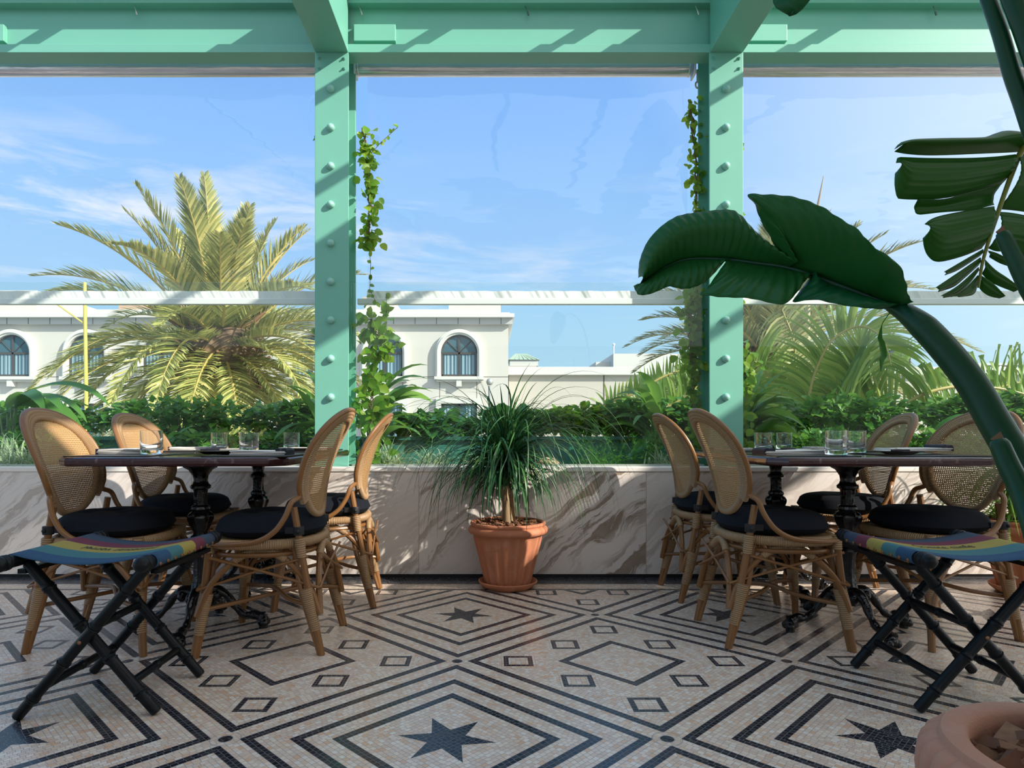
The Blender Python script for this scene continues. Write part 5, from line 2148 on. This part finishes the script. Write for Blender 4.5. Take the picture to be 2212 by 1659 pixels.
fp2 = thing('clipped_palm', 'palm frond with clipped stiff leaflets low at the right edge', 'palm tree', (4.6, 5.3, -1.0))
FO = Vector((4.6, 5.3, -1.0))
free_frond(fp2, [at(1960, 868, 5.2), at(2010, 846, 5.2), at(2070, 835, 5.2), at(2150, 838, 5.2), at(2230, 858, 5.2), at(2300, 900, 5.2)], lambda s: 0.34, lambda s: 0.24, 44, 15, 0.017, cut=True, fwd=-0.3)
free_frond(fp2, [at(2020, 930, 5.4), at(2080, 880, 5.4), at(2150, 840, 5.4), at(2230, 820, 5.4)], lambda s: 0.36, lambda s: 0.24, 40, 16, 0.015, cut=True)
MB().tube([(0, 0, 0), (at(2300, 905, 5.2) - FO)], 0.07, 12).build('stem', M_PTRUNK, fp2)
fp3 = thing('clipped_palm', 'bent yellow-stemmed palm fronds low left of the right column', 'palm tree', (1.7, 5.3, -1.0))
FO = Vector((1.7, 5.3, -1.0))
free_frond(fp3, [at(1300, 905, 5.2), at(1312, 872, 5.2), at(1370, 850, 5.2), at(1430, 815, 5.25), at(1500, 790, 5.3)], lambda s: 0.16, lambda s: 0.22, 34, 17, 0.013)
free_frond(fp3, [at(1385, 910, 5.3), at(1440, 880, 5.3), at(1490, 850, 5.3), at(1530, 800, 5.3)], 0.30, 0.26, 36, 18, 0.013)
MB().tube([(0, 0, 0), (at(1510, 870, 5.3) - FO)], 0.06, 12).build('stem', M_PTRUNK, fp3)

# ================================================================== buildings beyond
struct('ground', MB().bb((-120, 5, -6.2), (120, 160, -6.0)), M_GROUND, smooth=False)
BYF = 25.0
KZ = BYF / 1400.0


def bx(px):
    return (px - 1056) * KZ


def bz(py):
    return 0.85 - (py - 935) * KZ


bd = thing('stucco_building', 'cream stucco building with arched curtained windows across the middle and left', 'building', (0, BYF, -6))
BO2 = Vector((0, BYF, -6))


def part(name, m_, parent, boxes, smooth=False, bevel=0.0):
    m = MB()
    for a, b_ in boxes:
        m.bb((a[0], a[1], a[2] + 6), (b_[0], b_[1], b_[2] + 6))
    return m.build(name, m_, parent, smooth, bevel=bevel)


XR, XL = bx(1098), bx(-260)
part('wall', M_STUC, bd, [((XL, 0, -6), (XR, 8, bz(700)))])
part('frieze', M_FRIEZE, bd, [((XL, -0.22, bz(702)), (XR + 0.15, 8, bz(689)))])
part('cornice', M_STUCW, bd, [((XL, -0.42, bz(689)), (XR + 0.10 + 0.12, 8, bz(681))), ((XL, -0.30, bz(681)), (XR + 0.05, 8, bz(678)))])
part('parapet_wall', M_STUC, bd, [((XL, 0.5, bz(680)), (bx(1050), 8, bz(663))), ((bx(965), 1.2, bz(665)), (bx(1083), 7, bz(624))), ((bx(770), 1.6, bz(665)), (bx(838), 7, bz(630))), ((XL, 1.0, bz(665)), (bx(40), 7, bz(615)))])
part('roof_edge', M_ROOFTILE, bd, [((bx(960), 1.1, bz(624)), (bx(1086), 7, bz(620))), ((bx(768), 1.5, bz(630)), (bx(830), 7, bz(624))), ((bx(160), 3.0, bz(640)), (bx(330), 7, bz(618)))])
jm = []
for k in range(-22, 7):
    x = bx(990 + 46 * k)
    if x < XR:
        jm.append(((x - 0.012, -0.225, bz(702)), (x + 0.012, -0.2, bz(689))))
jm.append(((XL, -0.006, bz(814) - 0.010), (XR, 0.01, bz(814) + 0.010)))
for k in range(-7, 2):
    x = bx(950 + 80 * k)
    if x < XR:
        jm.append(((x - 0.008, -0.006, bz(880)), (x + 0.008, 0.01, bz(825))))
part('joint', M_JOINT, bd, jm)


def arch_window(cx):
    w, z0, zs = 0.67, bz(812), bz(763)
    # surround
    m = MB()
    k = 20
    for (r0_, r1_, y0, y1) in ((w + 0.03, w + 0.24, -0.16, 0.02), (w + 0.10, w + 0.17, -0.22, -0.16)):
        prof = []
        for a in range(k + 1):
            th = PI * a / k
            prof.append((math.cos(th), math.sin(th)))
        pi_ = [(cx + r0_, z0 - 0.05)] + [(cx + r0_ * c_, zs + r0_ * s_) for c_, s_ in prof] + [(cx - r0_, z0 - 0.05)]
        po_ = [(cx + r1_, z0 - 0.05)] + [(cx + r1_ * c_, zs + r1_ * s_) for c_, s_ in prof] + [(cx - r1_, z0 - 0.05)]
        vs = []
        for (a, b_), (c_, d_) in zip(pi_, po_):
            vs += [(a, y0, b_ + 6), (c_, y0, d_ + 6), (c_, y1, d_ + 6), (a, y1, b_ + 6)]
        fs = []
        for i in range(len(pi_) - 1):
            A_, B_ = i * 4, i * 4 + 4
            for q_ in range(4):
                r_ = (q_ + 1) % 4
                fs.append((A_ + q_, A_ + r_, B_ + r_, B_ + q_))
        fs += [(0, 3, 2, 1), (len(vs) - 4, len(vs) - 3, len(vs) - 2, len(vs) - 1)]
        m.add(vs, fs)
    m.bb((cx - w - 0.27, -0.28, z0 - 0.16 + 6), (cx + w + 0.27, 0, z0 - 0.04 + 6))
    m.bb((cx - w - 0.20, -0.18, z0 - 0.24 + 6), (cx + w + 0.20, 0, z0 - 0.16 + 6))
    m.bb((cx - 0.10, -0.24, z0 - 0.42 + 6), (cx + 0.10, 0, z0 - 0.16 + 6))
    f = m.build('window_surround', M_STUCW, bd, False)
    pts = [(cx - w, z0), (cx + w, z0)] + [(cx + w * math.cos(PI * a / k), zs + w * math.sin(PI * a / k)) for a in range(k + 1)]
    m = MB()
    m.add([(x, -0.012, z + 6) for x, z in pts], [tuple(range(len(pts)))])
    m.build('pane', M_WGLASS, f, False)
    m = MB()
    m.bb((cx - w, -0.020, z0 + 6), (cx - 0.05, -0.014, zs + 6)).bb((cx + 0.05, -0.020, z0 + 6), (cx + w, -0.014, zs + 6))
    m.build('curtain', M_CURT, f, False)
    m = MB()
    for a, b_ in (((cx - w, -0.05, z0), (cx - w + .05, -.01, zs)), ((cx + w - .05, -0.05, z0), (cx + w, -.01, zs)), ((cx - w, -.05, z0), (cx + w, -.01, z0 + .05)),
                  ((cx - .035, -0.06, z0), (cx + .035, -.01, zs + w)), ((cx - w, -.06, zs - .05), (cx + w, -.01, zs + .03))):
        m.bb((a[0], a[1], a[2] + 6), (b_[0], b_[1], b_[2] + 6))
    for a in (45, 135):
        m.tube([(cx, -0.03, zs + 6), (cx + w * math.cos(R(a)), -0.03, zs + 6 + w * math.sin(R(a)))], 0.02, 4)
    m.tube([(cx + w * math.cos(PI * a / k), -0.03, zs + 6 + w * math.sin(PI * a / k)) for a in range(k + 1)], 0.035, 4)
    m.build('window_frame', M_WFRAME, f, False)


def low_window(cx):
    w, z1, z0 = 0.67, bz(873), bz(985)
    f = part('window_surround', M_STUCW, bd, [((cx - w - .22, -.16, z0), (cx - w - .02, 0, z1 + .02)), ((cx + w + .02, -.16, z0), (cx + w + .22, 0, z1 + .02)), ((cx - w - .22, -.16, z1 + .02), (cx + w + .22, 0, z1 + .22)),
                                              ((cx - w - .30, -.25, z0 - .15), (cx + w + .30, 0, z0))])
    part('pane', M_WGLASS, f, [((cx - w, -0.014, z0), (cx + w, -.010, z1))])
    part('curtain', M_CURT, f, [((cx - w, -0.020, z0), (cx - .22, -.015, z1)), ((cx + .22, -0.020, z0), (cx + w, -.015, z1))])
    part('window_frame', M_WFRAME, f, [((cx - w, -.05, z0), (cx - w + .05, -.01, z1)), ((cx + w - .05, -.05, z0), (cx + w, -.01, z1)), ((cx - w, -.05, z1 - .06), (cx + w, -.01, z1)),
                                       ((cx - .035, -.05, z0), (cx + .035, -.01, z1))])


for k in range(7):
    arch_window(bx(992 - 160.4 * k))
for k in (0, 1, 2, 3, 5, 6):
    low_window(bx(992 - 160.4 * k))

b2 = thing('low_building', 'long low warm white building behind the ponytail palm and right chairs', 'building', (8, 26, -6))
m = MB().bb((bx(1101) - 8, 0, 0), (14, 6, bz(806) + 6)).build('wall', M_STUC2, b2, False)
MB().bb((bx(1099) - 8, -0.22, bz(806) + 6), (14, 6, bz(788) + 6)).build('roof_edge', M_STUCW, b2, False, bevel=0.02)
MB().bb((bx(1305) - 8 + .15, -.01, 0), (bx(1305) - 8 + .19, .01, bz(806) + 6)).build('joint', M_JOINT, b2, False)


def at0(px, py, Y):
    return at(px, py, Y)


b3 = thing('pavilion_roof', 'small green hipped metal roof above the low building', 'roof', (2.3, 45, 5.6))
a, c, e = at(1097, 785, 45), at(1163, 785, 45), at(1122, 764, 45)
m = MB()
m.add([(a.x - 2.3, -1.2, .2), (c.x - 2.3, -1.2, .2), (c.x - 2.3, 1.5, .2), (a.x - 2.3, 1.5, .2), (e.x - 2.3 - .3, 0, e.z - 5.6), (e.x - 2.3 + .5, 0, e.z - 5.6)], [(0, 1, 5, 4), (1, 2, 5), (2, 3, 4, 5), (3, 0, 4), (3, 2, 1, 0)])
for k in range(7):
    xx = a.x - 2.3 + (c.x - a.x) * (k + .5) / 7
    m.tube([(xx, -1.2, .22), ((xx * 0.35 + (e.x - 2.3) * .65), -0.2, e.z - 5.6 - .1)], 0.02, 4)
m.build('metal_roof', M_GREENROOF, b3, False)
MB().bb((a.x - 2.2, -1.1, -.2), (c.x - 2.4, 1.4, .2)).build('wall', M_STUCW, b3, False)
MB().bb((a.x - 2.3, -1.15, -6), (c.x - 2.5, 1.3, -.2)).build('lower_wall', M_STUC2, b3, False)
b4 = thing('white_roof_block', 'white block on the roof behind the left palm fronds of the right palm', 'building', (9, 40, 0))
a, c = at(1325, 764, 40), at(1530, 764, 40)
MB().bb((a.x - 9, 0, -6), (c.x - 9, 6, a.z)).bb((at(1293, 0, 40).x - 9, 1, -6), (a.x - 9, 6, at(0, 778, 40).z)).build('wall', M_STUCW, b4, False)
MB().tube([(a.x - 9 + .0, -.1, a.z), (a.x - 9, -.1, a.z + .55)], 0.04, 6).ball((a.x - 9, -.1, a.z + .55), 0.09, 8).build('mast', M_WHITEP, b4)
b5 = thing('grey_building', 'pale grey flat building low at the right, beyond the clipped palm', 'building', (30, 45, -6))
a, c = at(2010, 800, 45), at(2130, 788, 45)
MB().bb((a.x - 30, 0, 0), (c.x - 30, 8, a.z + 6)).bb((at(2080, 0, 45).x - 30, -1, 0), (at(2300, 0, 45).x - 30, 8, c.z + 6)).build('wall', M_STUCW, b5, False)
MB().bb((at(2108, 0, 45).x - 30, -1.15, 0.5), (at(2300, 0, 45).x - 30, -1.0, c.z + 6 - .15)).build('dotted_panel', M_DOTS, b5, False)
a = at(1950, 756, 58)
tw = thing('dark_tower', 'dark slatted tower top behind the palm fronds at the right', 'tower', (a.x, 58, -6))
MB().bb((-.9, 0, 0), (.75, 1.6, a.z + 6)).build('shaft', M_GREY, tw, False)
m = MB()
for k in range(7):
    m.bb((-.9 + .25 * k, -.06, a.z + 4.6), (-.82 + .25 * k, 0, a.z + 6))
m.bb((-.95, -.08, a.z + 5.9), (.8, 1.7, a.z + 6.05))
m.build('slats', M_WFRAME, tw, False)

# poles
o = MB().tube([Vector((-4.96, 8, -6.0)), at(188, 1010, 8), at(183, 610, 8)], [0.024, 0.024, 0.020], 10).tube([at(183, 700, 8), at(120, 655, 8), at(40, 640, 8)], 0.010, 6).build('yellow_pole', M_YELLOW)
tag(o, 'thin yellow pole in front of the big date palm, at the left', 'pole')
lp = thing('globe_lamp_post', 'slim lamp post with a silver globe above the ponytail palm, left of it', 'lamp post', (at(1058, 1000, 12).x, 12, -6.0))
h0 = Vector((at(1058, 1000, 12).x, 12, -6.0))
m = MB().tube([(0, 0, 0), (0, 0, at(1058, 834, 12).z - h0.z)], 0.028, 10)
m.build('post', M_GREY, lp)
MB().ball((0, 0, at(1058, 825, 12).z - h0.z), 0.066, 18).build('globe', M_STEELD, lp)
o = MB().tube([Vector((at(1745, 960, 9).x, 9, -6.0)), at(1745, 640, 9)], 0.03, 10).build('timber_pole', mat('tan_pole', (0.55, 0.42, 0.28), 0.7))
tag(o, 'tan pole standing among the palm fronds right of the right column', 'pole')
o = MB().tube([at(1690, 760, 12.5), at(1762, 560, 11.5), at(1766, 450, 11.4), at(1779, 380, 11.4)], [0.05, 0.035, 0.028, 0.006], 8).build('dry_palm_spear', mat('dry_spear', (0.32, 0.26, 0.20), 0.8))
tag(o, 'dry pointed spear rising above the big banana leaf', 'frond')
